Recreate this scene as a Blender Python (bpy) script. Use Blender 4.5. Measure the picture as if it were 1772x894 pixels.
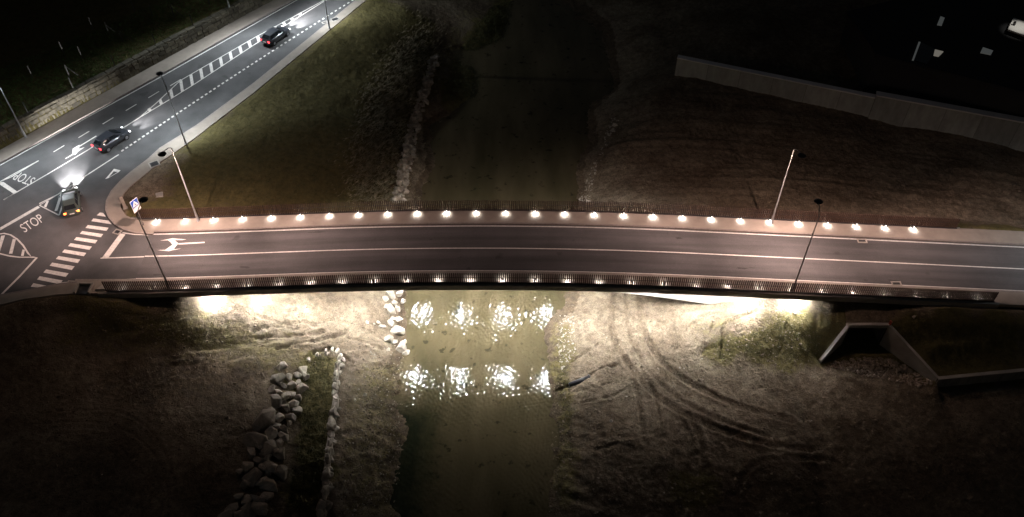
import bpy, bmesh, math, random
import numpy as np
from mathutils import Vector, Matrix

# ------------------------------------------------------------------ scene, camera, sky
for o in list(bpy.data.objects):
    bpy.data.objects.remove(o)
scene = bpy.context.scene
C = scene.collection
R = math.radians
rng = random.Random(7)

CAM_H, PITCH, FPX = 60.0, R(46.5), 1480.0          # drone 60 m above the crown of the bridge
cam = bpy.data.cameras.new('camera')
cam.sensor_width = 36.0
cam.lens = FPX / 1772.0 * 36.0
cam.clip_end = 6000
co = bpy.data.objects.new('camera', cam)
C.objects.link(co)
co.location = (0, 0, CAM_H)
co.rotation_euler = (R(90) - PITCH, 0, 0)
scene.camera = co

w = bpy.data.worlds.new('World')
scene.world = w
w.use_nodes = True
wn = w.node_tree.nodes
sky = wn.new('ShaderNodeTexSky')
sky.sky_type = 'NISHITA'
sky.sun_disc = False
sky.sun_elevation = R(-1.1)
sky.sun_rotation = R(200)
wn['Background'].inputs[1].default_value = 0.05
w.node_tree.links.new(sky.outputs[0], wn['Background'].inputs[0])

scene.cycles.diffuse_bounces = 4
scene.cycles.max_bounces = 8
vs = scene.view_settings
vs.view_transform = 'Standard'
vs.look = 'None'
vs.exposure = 0.0
vs.gamma = 1.0
vs.use_curve_mapping = False

# light levels (watts per sr style numbers, tuned against the photograph)
STREET_W, ROAD_W, FOOT_W, FLOOD_S = 9800.0, 9000.0, 150.0, 3500.0
WARM = (1.0, 0.70, 0.62)
COOL = (0.84, 0.93, 1.0)

# ------------------------------------------------------------------ helpers
_s, _c = math.sin(PITCH), math.cos(PITCH)
def at(px, py, z):
    """world point at height z that was surveyed at photo position px, py"""
    u, v = (px - 886) / FPX, (py - 447) / FPX
    t = (CAM_H - z) / (_s + v * _c)
    return Vector((u * t, t * (_c - v * _s), z))

class MB:
    def __init__(self): self.v, self.f = [], []
    def add(self, vs, fs):
        b = len(self.v)
        self.v += [tuple(p) for p in vs]
        self.f += [tuple(i + b for i in f) for f in fs]
        return self
    def box(self, c, s, rz=0.0):
        cx, cy, cz = c; x, y, z = s[0] / 2, s[1] / 2, s[2] / 2
        ca, sa = math.cos(rz), math.sin(rz)
        vs = []
        for dz in (-z, z):
            for dx, dy in ((-x, -y), (x, -y), (x, y), (-x, y)):
                vs.append((cx + dx * ca - dy * sa, cy + dx * sa + dy * ca, cz + dz))
        return self.add(vs, [(3, 2, 1, 0), (4, 5, 6, 7), (0, 1, 5, 4), (1, 2, 6, 5), (2, 3, 7, 6), (3, 0, 4, 7)])
    def prism(self, pts, z0, z1):
        n = len(pts)
        area = sum(pts[i][0] * pts[(i + 1) % n][1] - pts[(i + 1) % n][0] * pts[i][1] for i in range(n))
        if area < 0: pts = list(pts)[::-1]
        vs = [(p[0], p[1], z0) for p in pts] + [(p[0], p[1], z1) for p in pts]
        fs = [tuple(range(n))[::-1], tuple(range(n, 2 * n))]
        fs += [(i, (i + 1) % n, n + (i + 1) % n, n + i) for i in range(n)]
        return self.add(vs, fs)
    def sheet(self, pts, z):
        n = len(pts)
        area = sum(pts[i][0] * pts[(i + 1) % n][1] - pts[(i + 1) % n][0] * pts[i][1] for i in range(n))
        if area < 0: pts = list(pts)[::-1]
        return self.add([(p[0], p[1], z) for p in pts], [tuple(range(n))])
    def tube(self, pts, rad, n=8, caps=True):
        pts = [Vector(p) for p in pts]
        if not isinstance(rad, (list, tuple)): rad = [rad] * len(pts)
        vs, fs = [], []
        for i, p in enumerate(pts):
            d = (pts[min(i + 1, len(pts) - 1)] - pts[max(i - 1, 0)]).normalized()
            a = d.cross(Vector((0, 0, 1)))
            if a.length < 0.01: a = d.cross(Vector((1, 0, 0)))
            a.normalize(); b = d.cross(a)
            for k in range(n):
                t = 2 * math.pi * k / n
                vs.append(p + (a * math.cos(t) + b * math.sin(t)) * rad[i])
        for i in range(len(pts) - 1):
            for k in range(n):
                fs.append((i * n + k, (i + 1) * n + k, (i + 1) * n + (k + 1) % n, i * n + (k + 1) % n))
        if caps:
            fs.append(tuple(range(n))); fs.append(tuple(range((len(pts) - 1) * n, len(pts) * n))[::-1])
        return self.add(vs, fs)
    def lathe(self, prof, c, n=16):
        vs, fs = [], []
        for r, z in prof:
            for k in range(n):
                t = 2 * math.pi * k / n
                vs.append((c[0] + r * math.cos(t), c[1] + r * math.sin(t), c[2] + z))
        m = len(prof)
        for i in range(m - 1):
            for k in range(n):
                fs.append((i * n + k, i * n + (k + 1) % n, (i + 1) * n + (k + 1) % n, (i + 1) * n + k))
        fs.append(tuple(range(n))[::-1]); fs.append(tuple(range((m - 1) * n, m * n)))
        return self.add(vs, fs)
    def mesh(self, name, mat=None, smooth=False):
        me = bpy.data.meshes.new(name)
        me.from_pydata(self.v, [], self.f)
        if mat: me.materials.append(mat)
        if smooth: me.polygons.foreach_set('use_smooth', [True] * len(me.polygons))
        me.update()
        return me
    def build(self, name, mat, parent=None, smooth=False, loc=None):
        return link(name, self.mesh(name, mat, smooth), parent, loc)

def link(name, me, parent=None, loc=None):
    o = bpy.data.objects.new(name, me)
    C.objects.link(o)
    if parent is not None:
        o.parent = parent
    if loc is not None: o.location = loc
    return o
def tag(o, label=None, cat=None, group=None, kind=None):
    if label: o['label'] = label
    if cat: o['category'] = cat
    if group: o['group'] = group
    if kind: o['kind'] = kind
    return o
def empty(name, loc=(0, 0, 0), rz=0.0):
    o = bpy.data.objects.new(name, None)
    C.objects.link(o); o.location = loc; o.rotation_euler = (0, 0, rz); o.empty_display_size = 0.3
    return o
def lamp(name, kind, energy, color, parent, loc, rot=(0, 0, 0), **kw):
    l = bpy.data.lights.new(name, kind)
    l.energy = energy; l.color = color
    for k, v in kw.items(): setattr(l, k, v)
    o = bpy.data.objects.new(name, l); C.objects.link(o)
    o.parent = parent; o.location = loc; o.rotation_euler = rot
    return o
ORD = ['first', 'second', 'third', 'fourth', 'fifth', 'sixth', 'seventh', 'eighth', 'ninth', 'tenth', 'eleventh', 'twelfth',
       'thirteenth', 'fourteenth', 'fifteenth', 'sixteenth', 'seventeenth', 'eighteenth', 'nineteenth', 'twentieth']
def ordinal(i, n):
    """place in a row counted from the nearer end"""
    if i == 0: return 'at the left end of the row'
    if i == n - 1: return 'at the right end of the row'
    return ORD[i] + ' from the left end' if i < n / 2 else ORD[n - 1 - i] + ' from the right end'

# ------------------------------------------------------------------ materials
def mat(name, col, rough=0.8, var=0.25, scale=3.0, bump=0.0, bscale=20.0, metal=0.0, col2=None, detail=6, spec=0.5, zs=1.0):
    m = bpy.data.materials.new(name); m.use_nodes = True
    nt = m.node_tree; n = nt.nodes; L = nt.links
    b = n['Principled BSDF']
    b.inputs['Roughness'].default_value = rough
    b.inputs['Metallic'].default_value = metal
    b.inputs['Specular IOR Level'].default_value = spec
    tc = n.new('ShaderNodeTexCoord')
    g = n.new('ShaderNodeNewGeometry')
    ns = n.new('ShaderNodeTexNoise'); ns.inputs['Scale'].default_value = scale; ns.inputs['Detail'].default_value = detail
    ns.inputs['Roughness'].default_value = 0.65
    vm = n.new('ShaderNodeMapping'); vm.inputs['Scale'].default_value = (1, 1, zs)
    L.new(g.outputs['Position'], vm.inputs['Vector']); L.new(vm.outputs['Vector'], ns.inputs['Vector'])
    r = n.new('ShaderNodeValToRGB')
    c2 = col2 or tuple(max(0, x * (1 - var)) for x in col)
    c1 = tuple(min(1, x * (1 + var)) for x in col)
    r.color_ramp.elements[0].position = 0.32; r.color_ramp.elements[1].position = 0.68
    r.color_ramp.elements[0].color = (*c2, 1); r.color_ramp.elements[1].color = (*c1, 1)
    L.new(ns.outputs['Fac'], r.inputs['Fac'])
    oi = n.new('ShaderNodeObjectInfo')
    mul = n.new('ShaderNodeMixRGB'); mul.blend_type = 'MULTIPLY'; mul.inputs['Fac'].default_value = 1.0
    mr = n.new('ShaderNodeMapRange'); mr.inputs['To Min'].default_value = 1 - var; mr.inputs['To Max'].default_value = 1 + var * 0.6
    L.new(oi.outputs['Random'], mr.inputs['Value'])
    L.new(r.outputs['Color'], mul.inputs['Color1']); L.new(mr.outputs['Result'], mul.inputs['Color2'])
    L.new(mul.outputs['Color'], b.inputs['Base Color'])
    if bump:
        nb = n.new('ShaderNodeTexNoise'); nb.inputs['Scale'].default_value = bscale; nb.inputs['Detail'].default_value = 5
        L.new(g.outputs['Position'], nb.inputs['Vector'])
        bp = n.new('ShaderNodeBump'); bp.inputs['Strength'].default_value = bump; bp.inputs['Distance'].default_value = 0.05
        L.new(nb.outputs['Fac'], bp.inputs['Height']); L.new(bp.outputs['Normal'], b.inputs['Normal'])
    return m
def emit(name, col, strength):
    m = bpy.data.materials.new(name); m.use_nodes = True
    b = m.node_tree.nodes['Principled BSDF']
    b.inputs['Base Color'].default_value = (*col, 1)
    b.inputs['Emission Color'].default_value = (*col, 1)
    b.inputs['Emission Strength'].default_value = strength
    return m

M = {}
M['concrete'] = mat('concrete', (0.34, 0.31, 0.27), 0.85, 0.16, 0.9, 0.25, 14)
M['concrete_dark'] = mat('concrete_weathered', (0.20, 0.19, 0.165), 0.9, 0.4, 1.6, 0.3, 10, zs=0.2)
M['coping'] = mat('pale_coping', (0.62, 0.61, 0.60), 0.8, 0.08, 0.9, 0.1, 14)
M['concrete_face'] = mat('board_marked_concrete', (0.29, 0.295, 0.265), 0.9, 0.22, 1.3, 0.3, 10, zs=0.35)
M['pave'] = mat('pavement_concrete', (0.27, 0.23, 0.19), 0.85, 0.14, 0.7, 0.2, 25)
M['kerb'] = mat('kerb_granite', (0.24, 0.205, 0.18), 0.8, 0.2, 5, 0.2, 30)
M['paint'] = mat('road_paint', (0.72, 0.69, 0.64), 0.65, 0.08, 5.0, 0.1, 40, detail=12, col2=(0.50, 0.475, 0.44))
M['paint_worn'] = mat('road_paint_worn', (0.60, 0.56, 0.50), 0.7, 0.18, 3.0, 0.1, 40, detail=12)
M['corten'] = mat('weathering_steel', (0.058, 0.031, 0.023), 0.72, 0.35, 4, 0.1, 30, spec=0.3)
M['steel_dark'] = mat('dark_coated_steel', (0.035, 0.033, 0.034), 0.5, 0.2, 6)
M['galv'] = mat('galvanised_steel', (0.34, 0.34, 0.335), 0.42, 0.15, 2.0, 0, metal=0.6)
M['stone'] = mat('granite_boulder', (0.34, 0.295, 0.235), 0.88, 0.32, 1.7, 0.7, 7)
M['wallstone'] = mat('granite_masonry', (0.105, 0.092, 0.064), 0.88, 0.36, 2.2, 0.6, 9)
M['joint'] = mat('dark_joint', (0.07, 0.058, 0.042), 0.95, 0.3, 6, 0.3, 20)
M['pebble'] = mat('pale_pebble', (0.34, 0.30, 0.245), 0.85, 0.4, 7, 0.3, 30)
M['clod'] = mat('earth_clod', (0.150, 0.115, 0.078), 0.95, 0.3, 5, 0.3, 30)
M['gravel'] = mat('brown_gravel', (0.25, 0.20, 0.155), 0.9, 0.4, 9, 0.3, 30)
M['wood'] = mat('grey_timber', (0.065, 0.062, 0.056), 0.9, 0.25, 8, 0.3, 40)
M['drygrass'] = mat('dry_grass', (0.22, 0.18, 0.115), 0.9, 0.35, 1.2, 0, col2=(0.10, 0.088, 0.05))
M['greengrass'] = mat('green_grass', (0.056, 0.057, 0.018), 0.9, 0.4, 0.8, 0)
M['lamplitgrass'] = mat('lamplit_green_grass', (0.075, 0.12, 0.030), 0.9, 0.4, 0.8, 0)  # green field grass, its colour brightened to stand for street lamp spill
M['blackplastic'] = mat('black_plastic', (0.018, 0.018, 0.019), 0.45, 0.15, 6)
M['tyre'] = mat('tyre_rubber', (0.015, 0.015, 0.015), 0.85, 0.2, 10)
M['rim'] = mat('alloy_rim', (0.35, 0.35, 0.36), 0.35, 0.1, 5, metal=0.7)
M['glass_dark'] = mat('car_glass', (0.012, 0.014, 0.016), 0.06, 0.1, 2)
M['plate'] = mat('number_plate', (0.7, 0.7, 0.68), 0.5, 0.05, 4)
M['blue'] = mat('sign_blue', (0.015, 0.07, 0.36), 0.45, 0.06, 3)
M['white'] = mat('sign_white', (0.78, 0.78, 0.77), 0.5, 0.05, 3)
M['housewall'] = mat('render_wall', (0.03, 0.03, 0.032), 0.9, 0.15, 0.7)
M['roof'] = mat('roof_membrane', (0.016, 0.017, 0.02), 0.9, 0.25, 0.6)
M['render_white'] = mat('white_render', (0.72, 0.71, 0.69), 0.85, 0.05, 1)
M['red'] = mat('red_plastic', (0.30, 0.05, 0.03), 0.6, 0.1, 5)
M['lens_warm'] = emit('street_lamp_lens', (1.0, 0.70, 0.54), 330)
M['lens_cool'] = emit('street_lamp_lens_cool', (0.9, 0.95, 1.0), 110)
M['foot_lens'] = emit('footlight_lens', (1.0, 0.95, 0.88), 26)
M['flood_lens'] = emit('floodlight_lens', (0.98, 0.99, 1.0), FLOOD_S)
M['tail'] = emit('tail_lamp_red', (1.0, 0.04, 0.05), 6.0)
M['tail_orange'] = emit('tail_lamp_orange', (1.0, 0.15, 0.03), 9.0)
M['head'] = emit('head_lamp_white', (0.95, 0.97, 1.0), 5)
M['lit_window'] = emit('lit_window', (0.86, 0.80, 0.68), 0.14)
M['lit_window_dim'] = emit('lit_window_dim', (0.72, 0.76, 0.74), 0.05)

def asphalt(name, col, worn):
    m = mat(name, col, 0.82, 0.10, 0.35, 0.35, 55, spec=0.35)
    nt = m.node_tree; n = nt.nodes; L = nt.links
    b = n['Principled BSDF']
    g = n.new('ShaderNodeNewGeometry')
    mp = n.new('ShaderNodeMapping'); mp.inputs['Scale'].default_value = worn
    L.new(g.outputs['Position'], mp.inputs['Vector'])
    a = n.new('ShaderNodeTexNoise'); a.inputs['Scale'].default_value = 1.0; a.inputs['Detail'].default_value = 4
    L.new(mp.outputs['Vector'], a.inputs['Vector'])
    fine = n.new('ShaderNodeTexNoise'); fine.inputs['Scale'].default_value = 26; fine.inputs['Detail'].default_value = 3
    L.new(g.outputs['Position'], fine.inputs['Vector'])
    blot = n.new('ShaderNodeTexNoise'); blot.inputs['Scale'].default_value = 0.55; blot.inputs['Detail'].default_value = 7
    L.new(g.outputs['Position'], blot.inputs['Vector'])
    rb = n.new('ShaderNodeMapRange'); rb.inputs['From Min'].default_value = 0.66; rb.inputs['From Max'].default_value = 0.72
    rb.inputs['To Min'].default_value = 1.0; rb.inputs['To Max'].default_value = 0.72
    L.new(blot.outputs['Fac'], rb.inputs['Value'])
    src = b.inputs['Base Color'].links[0].from_socket
    mr = n.new('ShaderNodeMapRange'); mr.inputs['From Min'].default_value = 0.3; mr.inputs['From Max'].default_value = 0.7
    mr.inputs['To Min'].default_value = 0.74; mr.inputs['To Max'].default_value = 1.26
    L.new(a.outputs['Fac'], mr.inputs['Value'])
    mf = n.new('ShaderNodeMapRange'); mf.inputs['From Min'].default_value = 0.3; mf.inputs['From Max'].default_value = 0.7
    mf.inputs['To Min'].default_value = 0.72; mf.inputs['To Max'].default_value = 1.28
    L.new(fine.outputs['Fac'], mf.inputs['Value'])
    prev = src
    for s in (mr, mf, rb):
        x = n.new('ShaderNodeMixRGB'); x.blend_type = 'MULTIPLY'; x.inputs['Fac'].default_value = 1
        L.new(prev, x.inputs['Color1']); L.new(s.outputs['Result'], x.inputs['Color2']); prev = x.outputs['Color']
    L.new(prev, b.inputs['Base Color'])
    return m
M['asphalt_bridge'] = asphalt('asphalt_bridge', (0.082, 0.078, 0.077), (0.05, 1.1, 1))
M['asphalt'] = asphalt('asphalt', (0.078, 0.076, 0.075), (0.35, 0.35, 1))

def water_mat():
    m = bpy.data.materials.new('murky_river_water'); m.use_nodes = True
    nt = m.node_tree; n = nt.nodes; L = nt.links
    b = n['Principled BSDF']
    g = n.new('ShaderNodeNewGeometry')
    b.inputs['Roughness'].default_value = 0.055
    b.inputs['IOR'].default_value = 1.33
    # the silty bed seen through shallow water: long streaks along the flow, dark weed patches
    mp = n.new('ShaderNodeMapping'); mp.inputs['Scale'].default_value = (0.35, 0.09, 1)
    L.new(g.outputs['Position'], mp.inputs['Vector'])
    st = n.new('ShaderNodeTexNoise'); st.inputs['Scale'].default_value = 1.0; st.inputs['Detail'].default_value = 5
    L.new(mp.outputs['Vector'], st.inputs['Vector'])
    r = n.new('ShaderNodeValToRGB')
    r.color_ramp.elements[0].position = 0.32; r.color_ramp.elements[0].color = (0.038, 0.032, 0.016, 1)
    r.color_ramp.elements[1].position = 0.70; r.color_ramp.elements[1].color = (0.080, 0.063, 0.035, 1)
    L.new(st.outputs['Fac'], r.inputs['Fac'])
    wd = n.new('ShaderNodeTexNoise'); wd.inputs['Scale'].default_value = 0.95; wd.inputs['Detail'].default_value = 6; wd.inputs['Roughness'].default_value = 0.6
    L.new(g.outputs['Position'], wd.inputs['Vector'])
    rr = n.new('ShaderNodeMapRange'); rr.inputs['From Min'].default_value = 0.60; rr.inputs['From Max'].default_value = 0.66
    rr.inputs['To Min'].default_value = 1.0; rr.inputs['To Max'].default_value = 0.42
    L.new(wd.outputs['Fac'], rr.inputs['Value'])
    x = n.new('ShaderNodeMixRGB'); x.blend_type = 'MULTIPLY'; x.inputs['Fac'].default_value = 1
    L.new(r.outputs['Color'], x.inputs['Color1']); L.new(rr.outputs['Result'], x.inputs['Color2'])
    # dark weed bed in the shallows along the left bank downstream
    sx = n.new('ShaderNodeSeparateXYZ'); L.new(g.outputs['Position'], sx.inputs[0])
    mx = n.new('ShaderNodeMapRange'); mx.inputs['From Min'].default_value = -5.5; mx.inputs['From Max'].default_value = -9.0; L.new(sx.outputs['X'], mx.inputs['Value'])
    my = n.new('ShaderNodeMapRange'); my.inputs['From Min'].default_value = 47.5; my.inputs['From Max'].default_value = 44.0; L.new(sx.outputs['Y'], my.inputs['Value'])
    m3 = n.new('ShaderNodeMath'); m3.operation = 'MULTIPLY'; L.new(mx.outputs[0], m3.inputs[0]); L.new(my.outputs[0], m3.inputs[1])
    m4 = n.new('ShaderNodeMath'); m4.operation = 'ADD'; L.new(m3.outputs[0], m4.inputs[0]); L.new(wd.outputs['Fac'], m4.inputs[1])
    m5 = n.new('ShaderNodeMapRange'); m5.inputs['From Min'].default_value = 0.65; m5.inputs['From Max'].default_value = 1.5; L.new(m4.outputs[0], m5.inputs['Value'])
    xw = n.new('ShaderNodeMixRGB'); L.new(m5.outputs[0], xw.inputs['Fac']); L.new(x.outputs['Color'], xw.inputs['Color1']); xw.inputs['Color2'].default_value = (0.013, 0.015, 0.008, 1)
    L.new(xw.outputs['Color'], b.inputs['Base Color'])
    a = n.new('ShaderNodeTexNoise'); a.inputs['Scale'].default_value = 3.3; a.inputs['Detail'].default_value = 3.0; a.inputs['Roughness'].default_value = 0.55
    a.inputs['Distortion'].default_value = 0.6
    L.new(g.outputs['Position'], a.inputs['Vector'])
    bp = n.new('ShaderNodeBump'); bp.inputs['Strength'].default_value = 0.25; bp.inputs['Distance'].default_value = 0.02
    L.new(a.outputs['Fac'], bp.inputs['Height'])
    L.new(bp.outputs['Normal'], b.inputs['Normal'])
    return m
M['water'] = water_mat()

def soil_mat():
    m = bpy.data.materials.new('bare_soil_and_grass'); m.use_nodes = True
    nt = m.node_tree; n = nt.nodes; L = nt.links
    b = n['Principled BSDF']; b.inputs['Roughness'].default_value = 0.95; b.inputs['Specular IOR Level'].default_value = 0.15
    g = n.new('ShaderNodeNewGeometry')
    def noise(sc, det=6, rough=0.6, dist=0.0):
        t = n.new('ShaderNodeTexNoise'); t.inputs['Scale'].default_value = sc; t.inputs['Detail'].default_value = det
        t.inputs['Roughness'].default_value = rough; t.inputs['Distortion'].default_value = dist
        L.new(g.outputs['Position'], t.inputs['Vector']); return t.outputs['Fac']
    def ramp(f, p0, c0, p1, c1):
        r = n.new('ShaderNodeValToRGB')
        r.color_ramp.elements[0].position = p0; r.color_ramp.elements[0].color = (*c0, 1)
        r.color_ramp.elements[1].position = p1; r.color_ramp.elements[1].color = (*c1, 1)
        L.new(f, r.inputs['Fac']); return r.outputs['Color']
    def mix(f, a, c, mode='MIX'):
        x = n.new('ShaderNodeMixRGB'); x.blend_type = mode
        if isinstance(f, float): x.inputs['Fac'].default_value = f
        else: L.new(f, x.inputs['Fac'])
        L.new(a, x.inputs['Color1'])
        if isinstance(c, tuple): x.inputs['Color2'].default_value = (*c, 1)
        else: L.new(c, x.inputs['Color2'])
        return x.outputs['Color']
    def attr(nm):
        a = n.new('ShaderNodeAttribute'); a.attribute_name = nm; return a.outputs['Fac']
    def mrange(f, a0, a1, b0=0.0, b1=1.0):
        r = n.new('ShaderNodeMapRange'); L.new(f, r.inputs['Value'])
        r.inputs['From Min'].default_value = a0; r.inputs['From Max'].default_value = a1
        r.inputs['To Min'].default_value = b0; r.inputs['To Max'].default_value = b1
        return r.outputs['Result']
    def math_(op, a, c):
        x = n.new('ShaderNodeMath'); x.operation = op
        for i, s in enumerate((a, c)):
            if isinstance(s, float): x.inputs[i].default_value = s
            else: L.new(s, x.inputs[i])
        return x.outputs[0]
    n1, n2, n3 = noise(0.22, 8, 0.62, 0.4), noise(1.6, 8, 0.7), noise(9.0, 5, 0.7)
    soil = ramp(n1, 0.33, (0.122, 0.091, 0.060), 0.68, (0.262, 0.209, 0.147))
    soil = mix(1.0, soil, ramp(n2, 0.3, (0.48, 0.47, 0.46), 0.7, (1.28, 1.28, 1.28)), 'MULTIPLY')
    soil = mix(1.0, soil, ramp(n3, 0.3, (0.50, 0.50, 0.50), 0.72, (1.36, 1.36, 1.36)), 'MULTIPLY')
    dark = mix(1.0, soil, (0.50, 0.46, 0.42), 'MULTIPLY')
    soil = mix(attr('mud'), soil, dark)
    gr = ramp(n2, 0.3, (0.048, 0.041, 0.016), 0.7, (0.145, 0.120, 0.046))
    gr = mix(mrange(n3, 0.45, 0.75), gr, (0.13, 0.11, 0.05))
    gf = math_('SUBTRACT', math_('ADD', attr('grass'), math_('MULTIPLY', n2, 1.1)), 0.72)
    gf = mrange(gf, 0.0, 0.32)
    col = mix(gf, soil, gr)
    L.new(col, b.inputs['Base Color'])
    rd = n.new('ShaderNodeTexNoise'); rd.noise_type = 'RIDGED_MULTIFRACTAL'; rd.inputs['Scale'].default_value = 0.9; rd.inputs['Detail'].default_value = 6
    rd.inputs['Distortion'].default_value = 0.8
    L.new(g.outputs['Position'], rd.inputs['Vector'])
    h = math_('ADD', math_('MULTIPLY', noise(3.2, 8, 0.68, 0.5), 0.6), math_('MULTIPLY', noise(14, 4, 0.7), 0.3))
    h = math_('SUBTRACT', h, math_('MULTIPLY', rd.outputs['Fac'], 0.10))
    bp = n.new('ShaderNodeBump'); bp.inputs['Strength'].default_value = 1.0; bp.inputs['Distance'].default_value = 0.34
    L.new(h, bp.inputs['Height']); L.new(bp.outputs['Normal'], b.inputs['Normal'])
    return m
M['soil'] = soil_mat()

# ------------------------------------------------------------------ levels and lines of the roads
RZ = -1.5                        # junction and main road
ZW = -8.3                        # water
DX0 = -1.0
def deck_z(x):
    d = abs(x - DX0)
    z = -0.00155 * d * d if d < 20 else -0.62 - 0.060 * (d - 20)
    if x < 0:                    # runs out level into the junction
        k = 0.12
        z = RZ + k * math.log1p(math.exp(min(60, (z - RZ) / k)))
    return z
def cl(x): return 58.36 - 0.008 * (x + 3)
def dpt(x, wv, h=0.0): return Vector((x, cl(x) + wv, deck_z(x) + h))
def deck_strip(mb, x0, x1, w0, w1, h0, h1, step=1.5):
    """solid strip that follows the crown of the deck"""
    n = max(1, int(math.ceil((x1 - x0) / step)))
    vs, fs = [], []
    for i in range(n + 1):
        x = x0 + (x1 - x0) * i / n
        vs += [dpt(x, w0, h0), dpt(x, w1, h0), dpt(x, w1, h1), dpt(x, w0, h1)]
    for i in range(n):
        a, b = 4 * i, 4 * i + 4
        fs += [(a, a + 1, b + 1, b), (a + 1, a + 2, b + 2, b + 1), (a + 2, a + 3, b + 3, b + 2), (a + 3, a, b, b + 3)]
    fs += [(3, 2, 1, 0), (4 * n, 4 * n + 1, 4 * n + 2, 4 * n + 3)]
    return mb.add(vs, fs)
def deck_sheet(mb, x0, x1, w0, w1, h, step=1.5):
    n = max(1, int(math.ceil((x1 - x0) / step)))
    vs, fs = [], []
    for i in range(n + 1):
        x = x0 + (x1 - x0) * i / n
        a = w0(x) if callable(w0) else w0; b = w1(x) if callable(w1) else w1
        vs += [dpt(x, a, h), dpt(x, b, h)]
    for i in range(n):
        fs.append((2 * i, 2 * i + 2, 2 * i + 3, 2 * i + 1))
    return mb.add(vs, fs)
def P(px, py, z=RZ):
    p = at(px, py, z); return (p.x, p.y)
def c3(*pts):  # positions read from the enlarged view of the junction
    return [P(x / 2.98, 230 + y / 2.98) for x, y in pts]

XL, XR = -38.6, 46.0             # ends of the railings
# ---- paved outlines (world metres, seen from above)
main_far = [(-300, 435), (5, 280.5), (288.6, 124), (508, 0), (680, -97)]
corner_kerb = [(608, 7), (440, 144), (340, 218), (277, 257)] + [(x / 2.98, 230 + y / 2.98) for x, y in
              ((760, 140), (680, 200), (620, 252), (575, 302), (549, 352), (545, 400), (560, 440), (592, 476), (640, 503), (700, 519), (790, 526))]
corner_in = [(635, 0), (440, 161), (340, 238), (300, 267)] + [(x / 2.98, 230 + y / 2.98) for x, y in
              ((830, 152), (745, 222), (682, 272), (640, 315), (622, 352), (627, 395), (652, 430), (700, 450), (760, 459))]
def ext(a, b, d):
    a, b = Vector(a), Vector(b); e = (a - b).normalized() * d + a
    return (e.x, e.y)
fk = [P(*p) for p in main_far]
ck = [P(*p) for p in corner_kerb]
ci = [P(*p) for p in corner_in]
ck = [ext(ck[0], ck[1], 60)] + ck
ci = [ext(ci[0], ci[1], 60)] + ci
low_kerb = [P(-200, 560), P(-60, 530), P(0, 511), P(34, 505), P(104, 491.5), P(134, 488.5)]
low_out = [P(-200, 590), P(-60, 556), P(0, 529), P(40, 519), P(100, 511), P(150, 508.5)]
XJ = -36.5                       # where the deck strip meets the junction sheet
junction = fk + ck + [(XJ, cl(XJ) + 3.3), (XJ, cl(XJ) - 3.2)] + [low_kerb[-1]] + low_kerb[:-1][::-1]

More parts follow.
